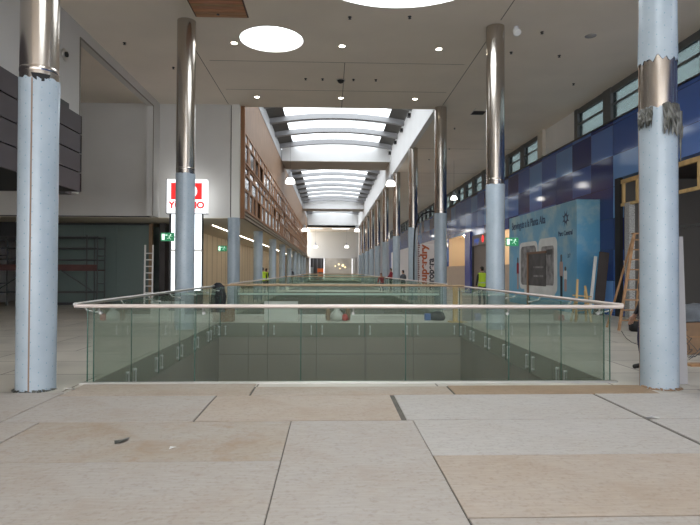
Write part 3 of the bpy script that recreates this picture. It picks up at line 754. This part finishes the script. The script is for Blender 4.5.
t = thing('timber_ceiling_panel', 'square slatted timber panel in the ceiling at the top left', 'ceiling panel', (0, 0, 0))
bx(-3.64, -2.22, 12.9, 15.14, ZC-.012, ZC).build('frame', M['wooddark'], t)
for i in range(14): bx(-3.60, -2.26, 12.95+i*.156, 12.95+i*.156+.13, ZC-.03, ZC-.012).build('slat', pbr('slat_%d' % i, (.38+.05*(i % 3), .20+.02*(i % 2), .10), .6, noise=.2, scale=5, stretch=(.4, 3, 1)), t)
# arcade light line and end-wall ceiling light
t = thing('strip_light', 'thin recessed light line in the arcade soffit', 'light'); bx(-5.64, -5.58, 27, 88, ZS-.012, ZS).build('diffuser', emis('strip_glow', (1, .90, .72), 9), t)
for i, (x0, x1) in enumerate(((-3.3, -1.2), (.3, 3.1))):
    t = thing('ceiling_slot_light', ['left glowing slot in the ceiling before the end wall', 'right glowing slot in the ceiling before the end wall'][i], 'light')
    bx(x0, x1, 90.5, 92.0, ZC-.02, ZC).build('diffuser', emis('slot_glow%d' % i, (1, 1, 1), 1.3 if i else .7), t)

# pendant lamps
def pendant(x, y, z, ztop, r, label, group):
    t = thing('pendant_lamp', label, 'pendant lamp', (x, y, z), 0, group)
    MB().lathe([(r, 0), (r*.96, r*.5), (r*.75, r*.95), (r*.4, r*1.25), (.05, r*1.35)], 24, caps=False).build('lamp_shade', M['bell'], t)
    MB().lathe([(r*.62, r*1.12), (r*.45, r*1.6), (r*.3, r*2.3), (.03, r*2.5)], 16).build('housing', M['greyrib'], t)
    MB().tube([(0, 0, r*2), (0, 0, ztop-z)], .006, 6).build('cable', M['dark'], t)
def pz(y): return y
pendant(-2.62, 36.5, 7.25, 10.39, .31, 'large glowing pendant lamp in front of the timber facade', 'pendant lamps in the nave')
pendant(3.93, 36.5, 7.15, 10.31, .31, 'large glowing pendant lamp by the right columns', 'pendant lamps in the nave')
pendant(-3.2, 69.5, 6.45, 10.315, .33, 'left pendant lamp of the middle distance pair', 'pendant lamps in the nave')
pendant(3.3, 69.5, 6.45, 10.41, .33, 'right pendant lamp of the middle distance pair', 'pendant lamps in the nave')
pendant(-2.35, 89.5, 5.25, ZC, .33, 'left pendant lamp before the end wall', 'pendant lamps in the nave')
pendant(2.6, 89.5, 5.25, ZC, .33, 'right pendant lamp before the end wall', 'pendant lamps in the nave')
pendant(7.6, 34.3, 6.0, ZC, .2, 'small very bright lamp in the right aisle near the blue wall', 'small aisle lamps')
pendant(7.3, 72, 6.0, ZC, .2, 'small bright lamp far down the right aisle', 'small aisle lamps')

# ------------------------------------------------------------------ hoarding with printed picture
HX = 9.4; HY0, HY1 = 21.1, 29.2; HZ = 4.36
t = thing('printed_hoarding', 'sky blue printed hoarding with white rounded shapes on the right', 'hoarding')
bx(HX, XR, HY0, HY1, 0, HZ).build('hoarding_box', M['printsky'], t)
def ppanel(name, y0, y1, z0, z1, mat, d, r=0.0, lab=None):
    pts = []; n = 6
    for cy, cz, a0 in ((y1-r, z1-r, 0), (y0+r, z1-r, 90), (y0+r, z0+r, 180), (y1-r, z0+r, 270)):
        for k in range(n+1): a = radians(a0+90*k/n); pts.append((cy+r*cos(a), cz+r*sin(a)))
    m = len(pts); mb = MB(); mb.add([(HX-d, y, z) for y, z in pts]+[(HX, y, z) for y, z in pts], [tuple(range(m))]+[(i, (i+1) % m, m+(i+1) % m, m+i) for i in range(m)])
    return mb.build(name, mat, t, lab)
ppanel('printed_shape', 25.15, 27.6, .75, 3.0, M['mirrorwhite'], .004, .35, 'white rounded shape in the print')
ppanel('printed_shape', 25.35, 27.4, .95, 2.8, M['greyprint'], .006, .25)
ppanel('printed_shape', 22.95, 25.05, .65, 3.05, M['mirrorwhite'], .008, .32, 'white rounded doorway shape in the print')
ppanel('printed_shape', 23.3, 24.7, 1.0, 2.7, M['greyprint'], .010, .15)
ppanel('printed_shape', 23.2, 26.9, .55, .95, M['mirrorwhite'], .007, .12)
ppanel('printed_opening', 24.15, 26.4, .95, 2.42, M['darkprint'], .03, .01, 'dark opening in the print')
for z in (1.75, 1.35): ppanel('printed_bar', 24.4, 25.6, z, z+.08, M['greyprint'], .034, .01)
ppanel('printed_post', 26.25, 26.42, 0.02, 2.5, pbr('post_brown', (.26, .14, .08), .7), .06, .01, 'brown timber post')
ppanel('printed_post', 24.1, 26.42, 2.40, 2.5, pbr('post_brown2', (.20, .11, .07), .7), .06, .01, 'brown timber bar')
ppanel('printed_sign', 23.45, 24.1, 2.32, 2.55, M['darkprint'], .014, .02)
# printed figures
for y, z0, h, c1, c2 in ((22.55, .55, 1.75, 'pinkprint', 'blackcloth'), (22.15, .8, 1.0, 'mirrorwhite', 'pinkprint'), (27.85, .7, 1.6, 'redcloth', 'pinkprint')):
    ppanel('printed_figure', y-.16, y+.16, z0+h*.45, z0+h*.84, M[c1], .005, .1); ppanel('printed_figure', y-.12, y+.10, z0, z0+h*.5, M[c2], .0055, .05); ppanel('printed_figure', y-.08, y+.08, z0+h*.82, z0+h, M['darkprint'], .006, .08)
R_ = (pi/2, 0, -pi/2)
text('lettering', 'Benvinguts a la Planta Alta', .52, M['lettergrey'], (HX-.004, 28.75, 3.72), R_, t, sx=.82, bold=.006)
text('lettering', 'Parc Central', .27, M['lettergrey'], (HX-.004, 22.85, 3.05), R_, t, bold=.006)
text('lettering', '3/7', .22, M['lettergrey'], (HX-.004, 21.95, 2.15), R_, t)
m_ = MB(); n = 32
vs = [(HX-.005, 22.1+(.36 if j % 4 == 2 else .30 if j % 4 in (1, 3) and 0 else .20)*cos(2*pi*j/n), 3.72+(.36 if j % 4 == 2 else .20)*sin(2*pi*j/n)) for j in range(n)] + [(HX-.005, 22.1+.10*cos(2*pi*j/n), 3.72+.10*sin(2*pi*j/n)) for j in range(n)]
m_.add(vs, [(j, (j+1) % n, n+(j+1) % n, n+j) for j in range(n)]); m_.build('star_logo', M['lettergrey'], t)

# leaning boards
o = MB().box(-.19, .19, -.02, .02, 0, 2.3).build('dark_board', M['darkbrown']); o.rotation_euler = (0, .11, radians(8)); o.location = (9.66, 19.95, .02)
tag(o, 'dark brown board leaning between the hoarding and the timber framed opening', 'board')
o = MB().box(-.05, .05, -.02, .02, 0, 2.15).build('white_batten', M['grout']); o.rotation_euler = (0, .11, 0); o.location = (9.22, 19.7, .01)
tag(o, 'thin white batten leaning beside the dark brown board', 'batten')

# ------------------------------------------------------------------ timber framed shop opening
struct('wall_unit_back', MB().box(XR+4.5, XR+4.7, 7, 20.2, 0, 5), M['darkbrown'])
struct('wall_unit_side', MB().box(XR+.3, XR+4.7, 20.0, 20.2, 0, 5), pbr('unit_side', (.12, .11, .10), .8))
struct('ceiling_unit', MB().box(XR+.3, XR+4.7, 7, 20.2, 5, 5.2), M['darkbrown'])
struct('trim_9', MB().box(XR-.02, XR+.1, 19.6, 19.95, 0, 4.95), M['black'])
t = thing('stud_partition', 'raw timber stud frame across the top of the dark shop opening', 'frame')
bx(XR+.02, XR+.12, 9, 19.6, 4.72, 4.86).build('top_rail', M['timber'], t); bx(XR+.02, XR+.12, 9, 19.6, 3.92, 4.02).build('mid_rail', M['timber'], t)
for y in (10.5, 12.0, 13.5, 14.45, 15.4, 16.6, 17.8, 18.6, 19.5): bx(XR+.03, XR+.11, y-.05, y+.05, 4.02, 4.72).build('stud', M['timber'], t)
for y in (14.4,): bx(XR+.02, XR+.14, y-.08, y+.08, 0, 4.75).build('post', pbr('post_orange', (.36, .19, .07), .7), t)
bx(XR+.05, XR+.12, 9, 18.6, 2.9, 2.98).build('mid_rail', M['dullsteel'], t, 'thin grey rail'); bx(XR+.0, XR+.2, 19.0, 19.3, 0, 4.0).build('post', pbr('pale_mesh_post', (.36, .36, .35), .8, noise=.5, scale=30), t, 'pale grey mottled post')
# A-frame wooden ladder
t = thing('stepladder', 'wooden A-frame stepladder in front of the dark shop opening', 'ladder', (8.25, 15.3, 0), radians(0))
H_ = 2.65
for x in (-.42, .42):
    xt = -.12 if x < 0 else .12
MB().bar((-.42, -.3, 0), (.18, 0, H_), .07, .04).build('leg', M['ladder'], t); MB().bar((.42, -.3, 0), (.50, 0, H_), .07, .04).build('leg', M['ladder'], t)
MB().bar((-.30, .6, 0), (.2, .05, H_), .05, .03).build('leg', M['ladder'], t); MB().bar((.50, .6, 0), (.48, .05, H_), .05, .03).build('leg', M['ladder'], t)
for i in range(9):
    f = (i+1)/9.6; MB().box(-.42+.60*f, .42+.08*f, -.3+.3*f-.05, -.3+.3*f+.03, H_*f-.015, H_*f+.02).build('step', M['ladder'], t)
bx(.15, .53, -.05, .1, H_, H_+.03).build('top_cap', M['ladder'], t); MB().bar((-.16, -.1, 1.9), (.2, .5, 1.55), .02).build('brace', M['brushed'], t)
t = thing('black_bucket', 'small black bucket on the floor at the foot of the stepladder', 'bucket', (8.23, 14.85, 0))
MB().lathe([(.14, 0), (.18, .03), (.19, .2), (.17, .24), (.05, .27)], 20).build('body', M['black'], t); MB().tube([(-.15, 0, .22), (-.1, 0, .33), (0, 0, .37), (.1, 0, .33), (.15, 0, .22)], .01, 6).build('handle', M['dark'], t)
# trestle of raw sticks by the hoarding
t = thing('wooden_trestle', 'small rough wooden trestle standing before the printed hoarding', 'trestle', (7.98, 17.6, 0))
for a, b in (((-.25, -.15, 0), (-.12, 0, 1.35)), ((.25, -.15, 0), (.12, 0, 1.15)), ((-.25, .2, 0), (-.12, 0, 1.0)), ((.25, .2, 0), (.12, 0, 1.0))): MB().bar(a, b, .06, .04).build('leg', M['timber'], t)
MB().bar((-.3, -.05, .85), (.3, -.05, .80), .06, .04).build('crossbar', M['timber'], t); MB().bar((-.25, -.12, .35), (.25, -.12, .4), .05, .03).build('crossbar', M['timber'], t)

# things right of the right column
t = thing('cardboard_box', 'large brown cardboard box behind the right foreground column', 'box', (7.5, 11.1, 0), .1)
bx(-.7, .7, -.4, .4, 0, .62).build('box_body', M['brownbox'], t); bx(-.7, .7, -.403, -.4, .33, .36).build('tape', M['ladder'], t)
m_ = MB(); rnd = random.Random(9); nx, ny = 16, 8; vs = []
for i in range(nx+1):
    for j in range(ny+1):
        u, v = i/nx, j/ny; h = .34*math.sqrt(max(0, sin(pi*min(1, u*1.15+.02 if u < .85 else 1))*sin(pi*v)))
        vs.append((-.72+1.44*u, -.42+.84*v, .0+h+rnd.uniform(0, .025)))
m_.add(vs, [(i*(ny+1)+j, (i+1)*(ny+1)+j, (i+1)*(ny+1)+j+1, i*(ny+1)+j+1) for i in range(nx) for j in range(ny)], True)
m_.add([(-.72, -.42, 0), (.72, -.42, 0), (.72, .42, 0), (-.72, .42, 0)], [(3, 2, 1, 0)])
o = m_.build('tarp_bundle', M['tarp'], loc=(7.5, 11.1, .625)); o.rotation_euler = (0, 0, .1); tag(o, 'grey tarpaulin bundle lying on the brown cardboard box', 'tarpaulin')
m_ = MB(); rnd = random.Random(21)
for i in range(9):
    x, y, z = 6.35, 9.9, .03; pts = []
    a = rnd.uniform(0, 6.28)
    for k in range(14): a += rnd.uniform(-.7, .9); x += .09*cos(a); y += .05*sin(a); z = max(.02, min(.75, z+rnd.uniform(-.05, .11))); pts.append((x, y, z))
    m_.tube(pts, .006, 5)
tag(m_.build('wire_tangle', M['dullsteel']), 'tangle of thin grey wire on the floor beside the cardboard box', 'wire')
o = MB().box(-.09, .09, -.015, .015, 0, 2.1).build('leaning_board', M['pinkboard']); o.data.materials[0] = pbr('grey_board', (.34, .33, .33), .7); o.location = (5.0, 7.85, .003); o.rotation_euler = (0, -.03, 0)
tag(o, 'narrow grey board leaning against the back of the right foreground column', 'board')
o = MB().box(-1.2, 1.2, -.1, .1, 0, .04).build('timber_plank', M['ladder'], loc=(7.3, 9.4, .0)); tag(o, 'brown plank lying on the floor at the right edge', 'plank')

# ------------------------------------------------------------------ right side shops
def shop(label, y0, y1, z1, board):
    struct('wall_shop_%d' % int(y0), MB().box(XR+3, XR+3.2, y0-.5, y1+.5, 0, 5).box(XR+.3, XR+3, y0-.2, y0, 0, 5).box(XR+.3, XR+3, y1, y1+.2, 0, 5).box(XR+.3, XR+3, y0, y1, z1+.2, z1+.3), M['warm'])
    if board:
        o = bx(XR+.02, XR+.08, y0+.02, y1-.02, 0, 2.0).build('shop_board', M['pinkboard']); tag(o, label, 'hoarding')
    for k in range(2):
        t = thing('shop_lamp', 'bright ceiling spotlight %s in the lit shop %s' % (['nearer', 'farther'][k], 'beyond the shutter' if y0 > 40 else 'beside the printed hoarding'), 'lamp', (XR+1.2, y0+(y1-y0)*(.3+.4*k), z1+.2))
        MB().lathe([(.11, 0), (.13, -.12), (.09, -.13)], 16).build('lamp_body', M['white'], t); MB().lathe([(.001, -.135), (.09, -.135)], 16, caps=False).build('lens', M['lamp'], t)
        ld = bpy.data.lights.new('shop_light', 'POINT'); ld.energy = 30; ld.color = (1, .84, .62); ld.shadow_soft_size = .15
        l = bpy.data.objects.new('shop_light', ld); C.objects.link(l); l.location = (0, 0, -.4); l.parent = t
shop('pinkish board closing the lower half of the lit shop beyond the shutter', 42.3, 49.8, 4.4, True)
shop('pinkish board at the foot of the lit shop beside the printed hoarding', 29.3, 34.4, 4.05, True)
t = thing('roller_shutter', 'closed brown-grey roller shutter behind the worker in the yellow vest', 'shutter')
sh = MB()
for i in range(34): sh.box(XR+.10, XR+.13, 36.75, 40.4, i*.1, i*.1+.085)
sh.box(XR+.13, XR+.15, 36.75, 40.4, 0, 3.4); sh.build('slats', M['shutter'], t)
bx(XR+.0, XR+.2, 36.6, 40.5, 3.4, 4.15).build('header', M['shutter'], t); bx(XR, XR+.2, 40.38, 40.5, 0, 3.4).build('guide', M['dark'], t); bx(XR, XR+.2, 36.6, 36.72, 0, 3.4).build('guide', M['dark'], t)
text('lettering', 'yoigo', .62, pbr('blue_letter', (.05, .12, .5), .5, emit=(.05, .12, .5), es=.3), (XR-.005, 39.9, 3.6), R_, t)
m_ = MB().lathe([(.001, 0), (.24, 0), (.24, .02)], 20).build('logo_dot', M['red'], t); m_.rotation_euler = (0, -pi/2, 0); m_.location = (XR-.0, 37.6, 3.8)
t = thing('purple_pilaster', 'dark purple pilaster between the shutter and the lit shop', 'pilaster'); bx(XR-.12, XR, 40.6, 42.2, 0, 4.5).build('pilaster_body', M['purple'], t)
t = thing('pale_hoarding', 'long pale hoarding beyond the lit shop on the right', 'hoarding'); bx(XR-.3, XR, 52, 92, 0, 4.6).build('hoarding_box', M['hoardwhite'], t)
# banner with big letters
BY = 33.5
t = thing('banner_board', 'white board with tall orange and black vertical lettering', 'banner', (0, BY, 0))
bx(5.22, 6.7, 0, .05, .0, 3.2).build('board', M['hoardwhite'], t)
text('lettering', 'superdry', 1.02*.56, M['orange'], (5.78, -.012, .80), (pi/2, -pi/2, 0), t, sx=1.15, bold=.022)
text('lettering', 'europera', .52, M['letterdark'], (6.20, -.012, .42), (pi/2, -pi/2, 0), t, sx=1.0, bold=.018)
m_ = MB()
for i in range(22):
    z = .5+i*.13; m_.box(5.26, 5.26+random.Random(i).uniform(.04, .12), -.02, -.0, z, z+.08)
m_.build('small_marks', pbr('marks_dark_red', (.15, .04, .04), .7), t, 'column of small dark red marks')
t = thing('hanging_hose', 'dark hose arching from the third right column down to the white board', 'hose')
MB().tube([(CR-.1, CY0+2*CP+.3, 4.05), (4.5, 23.6, 4.12), (4.2, 23.9, 4.14), (3.96, 24.2, 4.05), (3.8, 24.4, 3.8), (3.71, 24.5, 3.4), (3.68, 24.5, 3.0), (3.66, 24.5, 2.2), (3.66, 24.5, 1.2)], .035, 8).build('hose', M['black'], t)

# ------------------------------------------------------------------ end shopfront
t = thing('end_shopfront', 'dark shopfront at the far end of the mall', 'shopfront'); bx(-3.5, -1.1, YE+.02, YE+.2, 0, 3.75).build('shop_opening', M['dark'], t)
for x in (-3.0, -2.3, -1.6): bx(x, x+.06, YE-.05, YE+.02, 0, 3.75).build('mullion', M['greyrib'], t)
bx(-3.4, -2.9, YE-.04, YE+.02, .8, 2.2).build('display', pbr('display_grey', (.3, .35, .38), .5), t)
t = thing('end_hoarding', 'pale hoarding with warm glowing lights on the far end wall', 'hoarding'); bx(-1.05, 3.8, YE-.08, YE+.1, 0, 3.75).build('hoarding_panel', pbr('end_board', (.50, .46, .40), .6, noise=.2, scale=.6), t)
for x, z, r in ((.9, 2.4, .12), (1.5, 2.7, .16), (2.2, 2.5, .22), (2.6, 2.2, .15), (1.7, 2.0, .1)):
    MB().lathe([(.001, 0), (r, 0), (r, .03)], 12).build('glow_light', emis('warm_dot', (1, .75, .4), 1.0), t).matrix_local = Matrix.Translation((x, YE-.09, z)) @ Matrix.Rotation(pi/2, 4, 'X')
t = thing('orange_barrier', 'small orange barrier in front of the dark end shopfront', 'barrier', (-1.6, 95, 0))
bx(-.55, .5, -.05, .05, 1.35, 1.95).build('panel', M['orangeplastic'], t); bx(-.5, .45, -.05, .05, .5, .9).build('panel', M['orangeplastic'], t)
for x in (-.45, .4): bx(x-.04, x+.04, -.2, .2, 0, 2.0).build('leg', M['orangeplastic'], t)

# ------------------------------------------------------------------ things between the first and second openings
t = thing('dark_jacket', 'dark jacket hanging over the far left corner of the foreground balustrade', 'jacket')
m_ = MB(); cx, cy = -3.42, 17.35; n = 16; vs = []; prof = [(1.22, .05, .04), (1.14, .17, .12), (1.0, .19, .13), (.75, .2, .14), (.5, .23, .15), (.32, .2, .12)]
for z, a, b in prof:
    for j in range(n): an = 2*pi*j/n; q = 1+.12*sin(an*5+z*7); vs.append((cx+a*q*cos(an), cy-.05+b*q*sin(an), z))
m_.add(vs, [(i*n+j, i*n+(j+1) % n, (i+1)*n+(j+1) % n, (i+1)*n+j) for i in range(len(prof)-1) for j in range(n)], True); m_.add(vs[-n:], [tuple(range(n))])
m_.build('jacket_body', M['blackcloth'], t); MB().tube([(cx+.14, cy-.1, 1.08), (cx+.22, cy-.12, .8), (cx+.2, cy-.14, .5)], [.06, .05, .04], 8).build('sleeve', M['blackcloth'], t)
t = thing('brown_crate', 'small brown box on the floor beyond the far left corner of the opening', 'box', (-3.22, 17.8, 0)); bx(-.2, .2, -.2, .2, 0, .42).build('crate_body', M['brownbox'], t); bx(-.22, .22, -.22, .22, .42, .45).build('lid', M['brownbox'], t)
t = thing('grey_panel', 'pale grey panel standing on the floor strip between the two openings', 'panel', (-1.55, 17.9, 0)); bx(-.53, .53, -.02, .02, 0, .62).build('sheet', M['grout'], t)
for x in (-.4, .4): MB().bar((x, .3, 0), (x, .02, .5), .03).build('prop', M['timber'], t)
t = thing('litter_bags', 'white and red bags with brown straps on the floor between the openings', 'bag', (.22, 18.1, 0))
MB().lathe([(.12, 0), (.22, .06), (.2, .22), (.08, .34), (.1, .4)], 14).build('bag_body', M['grout'], t); o = MB().lathe([(.06, 0), (.11, .05), (.08, .18), (.02, .22)], 12).build('bag_body', pbr('red_bag', (.5, .04, .03), .6), t, 'small red bag'); o.location = (.26, -.1, 0)
for x in (-.28, .36): o = MB().lathe([(.06, 0), (.09, .1), (.07, .32), (.03, .42)], 10).build('bottle', M['brownbox'], t, 'brown bag'); o.location = (x, .05, 0)
t = thing('timber_post', 'short upright timber post at the far right corner of the foreground opening', 'post', (3.92, 17.5, 0)); bx(-.07, .07, -.05, .05, 0, 1.15).build('post_body', M['timber'], t); bx(-.2, .2, -.2, .2, 0, .03).build('foot', M['timber'], t)
t = thing('tool_pile', 'dark tool bag beside a blue container beyond the far right corner', 'bag', (3.5, 18.2, 0)); MB().lathe([(.2, 0), (.26, .08), (.2, .24), (.06, .3)], 14).build('tool_bag', M['blackcloth'], t); bx(-.42, -.24, -.1, .1, 0, .22).build('container', M['blueplastic'], t, 'small blue container')

# ------------------------------------------------------------------ people
def make_person(label, loc, rz, top, legs, vest=None, sc=1.0, arms='down', crouch=0.0, step=.0, fingers=True, hands_fwd=False):
    V = []; E_ = []; R = []
    def v(p, r): V.append(p); R.append(r); return len(V)-1
    def e(a, b): E_.append((a, b))
    hz = .93*(1-.45*crouch); ty = .12*crouch
    pel = v((0, 0, hz), (.155, .115)); w1 = v((0, .0+ty*.3, hz+.13), (.145, .105)); ch = v((0, ty, hz+.33), (.165, .115)); sh = v((0, ty*1.4, hz+.48), (.13, .09))
    nk = v((0, ty*1.6+.01, hz+.57), (.055, .055)); hd = v((0, ty*1.8+.025, hz+.66), (.075, .085)); hd2 = v((0, ty*1.9+.02, hz+.75), (.077, .09)); tp = v((0, ty*1.9+.0, hz+.81), (.045, .055))
    for a, b in ((pel, w1), (w1, ch), (ch, sh), (sh, nk), (nk, hd), (hd, hd2), (hd2, tp)): e(a, b)
    nose = v((0, ty*1.8+.115, hz+.69), (.012, .012)); e(hd, nose)
    for s in (-1, 1):
        st = step*s
        hp = v((s*.095, 0, hz-.06), (.09, .095)); kn = v((s*.11, .04+st*.5+.42*crouch, hz*.53 if not crouch else .45), (.058, .062)); an = v((s*.11, -.02+st, .085), (.04, .045)); to = v((s*.125, .15+st, .045), (.042, .03))
        e(pel, hp); e(hp, kn); e(kn, an); e(an, to)
        so = v((s*.185, ty*1.4, hz+.45), (.062, .062))
        if arms == 'down': el = (s*.235, ty-.02, hz+.18); wr = (s*.235, ty+.10, hz-.05)
        elif arms == 'front': el = (s*.24, ty+.02, hz+.20); wr = (s*.12, ty+.24, hz+.16)
        else: el = (s*.24, ty+.12, hz+.22); wr = (s*.16, ty+.35, hz+.05)
        elv = v(el, (.045, .045)); wrv = v(wr, (.028, .03)); e(sh, so); e(so, elv); e(elv, wrv)
        d = (Vector(wr)-Vector(el)).normalized(); hn = v(tuple(Vector(wr)+d*.06), (.022, .036)); e(wrv, hn)
        if fingers:
            fw = Vector((0, 1, 0)) if arms == 'down' else Vector((s, 0, 0))
            for i, L in enumerate((.06, .075, .08, .07)):
                b0 = v(tuple(Vector(wr)+d*.10+fw*(i-1.5)*.021), (.0095, .0095)); b1 = v(tuple(Vector(wr)+d*(.10+L*.6)+fw*(i-1.5)*.022-Vector((s*.01, 0, 0))), (.008, .008)); b2 = v(tuple(Vector(wr)+d*(.10+L)+fw*(i-1.5)*.021-Vector((s*.025, 0, 0))), (.0065, .0065))
                e(hn, b0); e(b0, b1); e(b1, b2)
            b0 = v(tuple(Vector(wr)+d*.05+fw*.05), (.010, .010)); b1 = v(tuple(Vector(wr)+d*.09+fw*.065), (.008, .008)); e(wrv, b0); e(b0, b1)
    me = bpy.data.meshes.new('body'); me.from_pydata(V, E_, []); ob = bpy.data.objects.new('tmp', me); C.objects.link(ob)
    sk = ob.modifiers.new('s', 'SKIN'); sd = ob.modifiers.new('d', 'SUBSURF'); sd.levels = 2; sd.render_levels = 2
    for i, r in enumerate(R): me.skin_vertices[0].data[i].radius = r
    me.skin_vertices[0].data[0].use_root = True
    dg = bpy.context.evaluated_depsgraph_get(); dg.update(); bm_ = bpy.data.meshes.new_from_object(ob.evaluated_get(dg))
    bpy.data.objects.remove(ob)
    for m in (M['skin'], top, legs, M['shoe']): bm_.materials.append(m)
    wz = hz+.02
    for p in bm_.polygons:
        p.use_smooth = True; c = p.center
        hand = abs(c.x) > .10 and ((Vector((abs(c.x), c.y, c.z))-Vector((abs(wr[0]), wr[1], wr[2]))).length < .03 or ((arms == 'down' and c.z < wr[2]+.02 and c.z > wr[2]-.22 and abs(c.x) > .19) or (arms != 'down' and c.y > wr[1]-.0 and c.z > hz-.2)))
        if c.z > hz+.55: p.material_index = 0
        elif hand: p.material_index = 0
        elif c.z < .10: p.material_index = 3
        elif c.z < wz and not (abs(c.x) > .185 and c.z > hz-.1): p.material_index = 2
        else: p.material_index = 1
    t = thing('person', label, 'person', loc, rz); t.scale = (sc, sc, sc)
    b = bpy.data.objects.new('body', bm_); C.objects.link(b); b.parent = t
    def shell(name, cond, off, mat, lab=None):
        nm = bm_.copy(); keep = [p for p in nm.polygons if cond(p.center)]
        idx = sorted({i for p in keep for i in p.vertices}); mp = {i: k for k, i in enumerate(idx)}
        q = MB(); q.add([nm.vertices[i].co+nm.vertices[i].normal*off for i in idx], [tuple(mp[i] for i in p.vertices) for p in keep], True)
        o = q.build(name, mat, t, lab); sm = o.modifiers.new('t', 'SOLIDIFY'); sm.thickness = .006; return o
    hy = ty*1.9
    shell('hair', lambda c: c.z > hz+.735 and c.y < hy+.075 or (c.z > hz+.63 and c.y < hy-.02), .010, M['hair'])
    if vest:
        shell('safety_vest', lambda c: hz-.06 < c.z < hz+.53 and abs(c.x) < .185, .016, vest, 'yellow high visibility vest')
        shell('reflective_band', lambda c: hz+.08 < c.z < hz+.14 and abs(c.x) < .185, .021, M['band2'], 'grey reflective band')
    return t
M['band2'] = pbr('reflective_band', (.45, .50, .42), .3)
make_person('worker in a yellow vest seen from behind near the roller shutter', (6.98, 25.6, 0), .15, M['blackcloth'], M['greycloth'], M['hivis'], 1.04, 'down')
make_person('person in dark navy clothes mostly hidden behind the right foreground column', (5.11, 8.9, 0), 1.45, M['blackcloth'], M['jeans'], None, 1.0, 'down', step=.03)
make_person('person in a red jacket standing between the far right columns', (4.68, 43, 0), 1.2, M['redcloth'], M['blackcloth'], None, 1.03, 'reach', fingers=False)
make_person('person in a dark jacket between the fourth and fifth right columns', (4.50, 34.5, 0), .6, M['greycloth'], M['blackcloth'], None, .95, 'front', fingers=False)
make_person('person in dark red crouching by the far edge of the second opening', (4.1, 44.2, 0), 2.6, M['redcloth'], M['greycloth'], None, 1.0, 'reach', crouch=.75, fingers=False)
make_person('worker in a yellow vest between the second and third arcade columns', (-4.48, 37.6, 0), .3, M['blackcloth'], M['greycloth'], M['hivis'], 1.03, 'down', fingers=False)
make_person('worker in dark clothes and yellow vest beside the third arcade column', (-4.58, 40.5, 0), -.5, M['blackcloth'], M['blackcloth'], M['hivis'], 1.0, 'front', fingers=False)
make_person('person in black between the fifth and sixth arcade columns', (-4.12, 60, 0), .4, M['blackcloth'], M['blackcloth'], None, 1.05, 'down', fingers=False)
make_person('person in black far down the arcade before the end wall', (-4.25, 80, 0), -.4, M['blackcloth'], M['blackcloth'], None, 1.05, 'down', fingers=False)
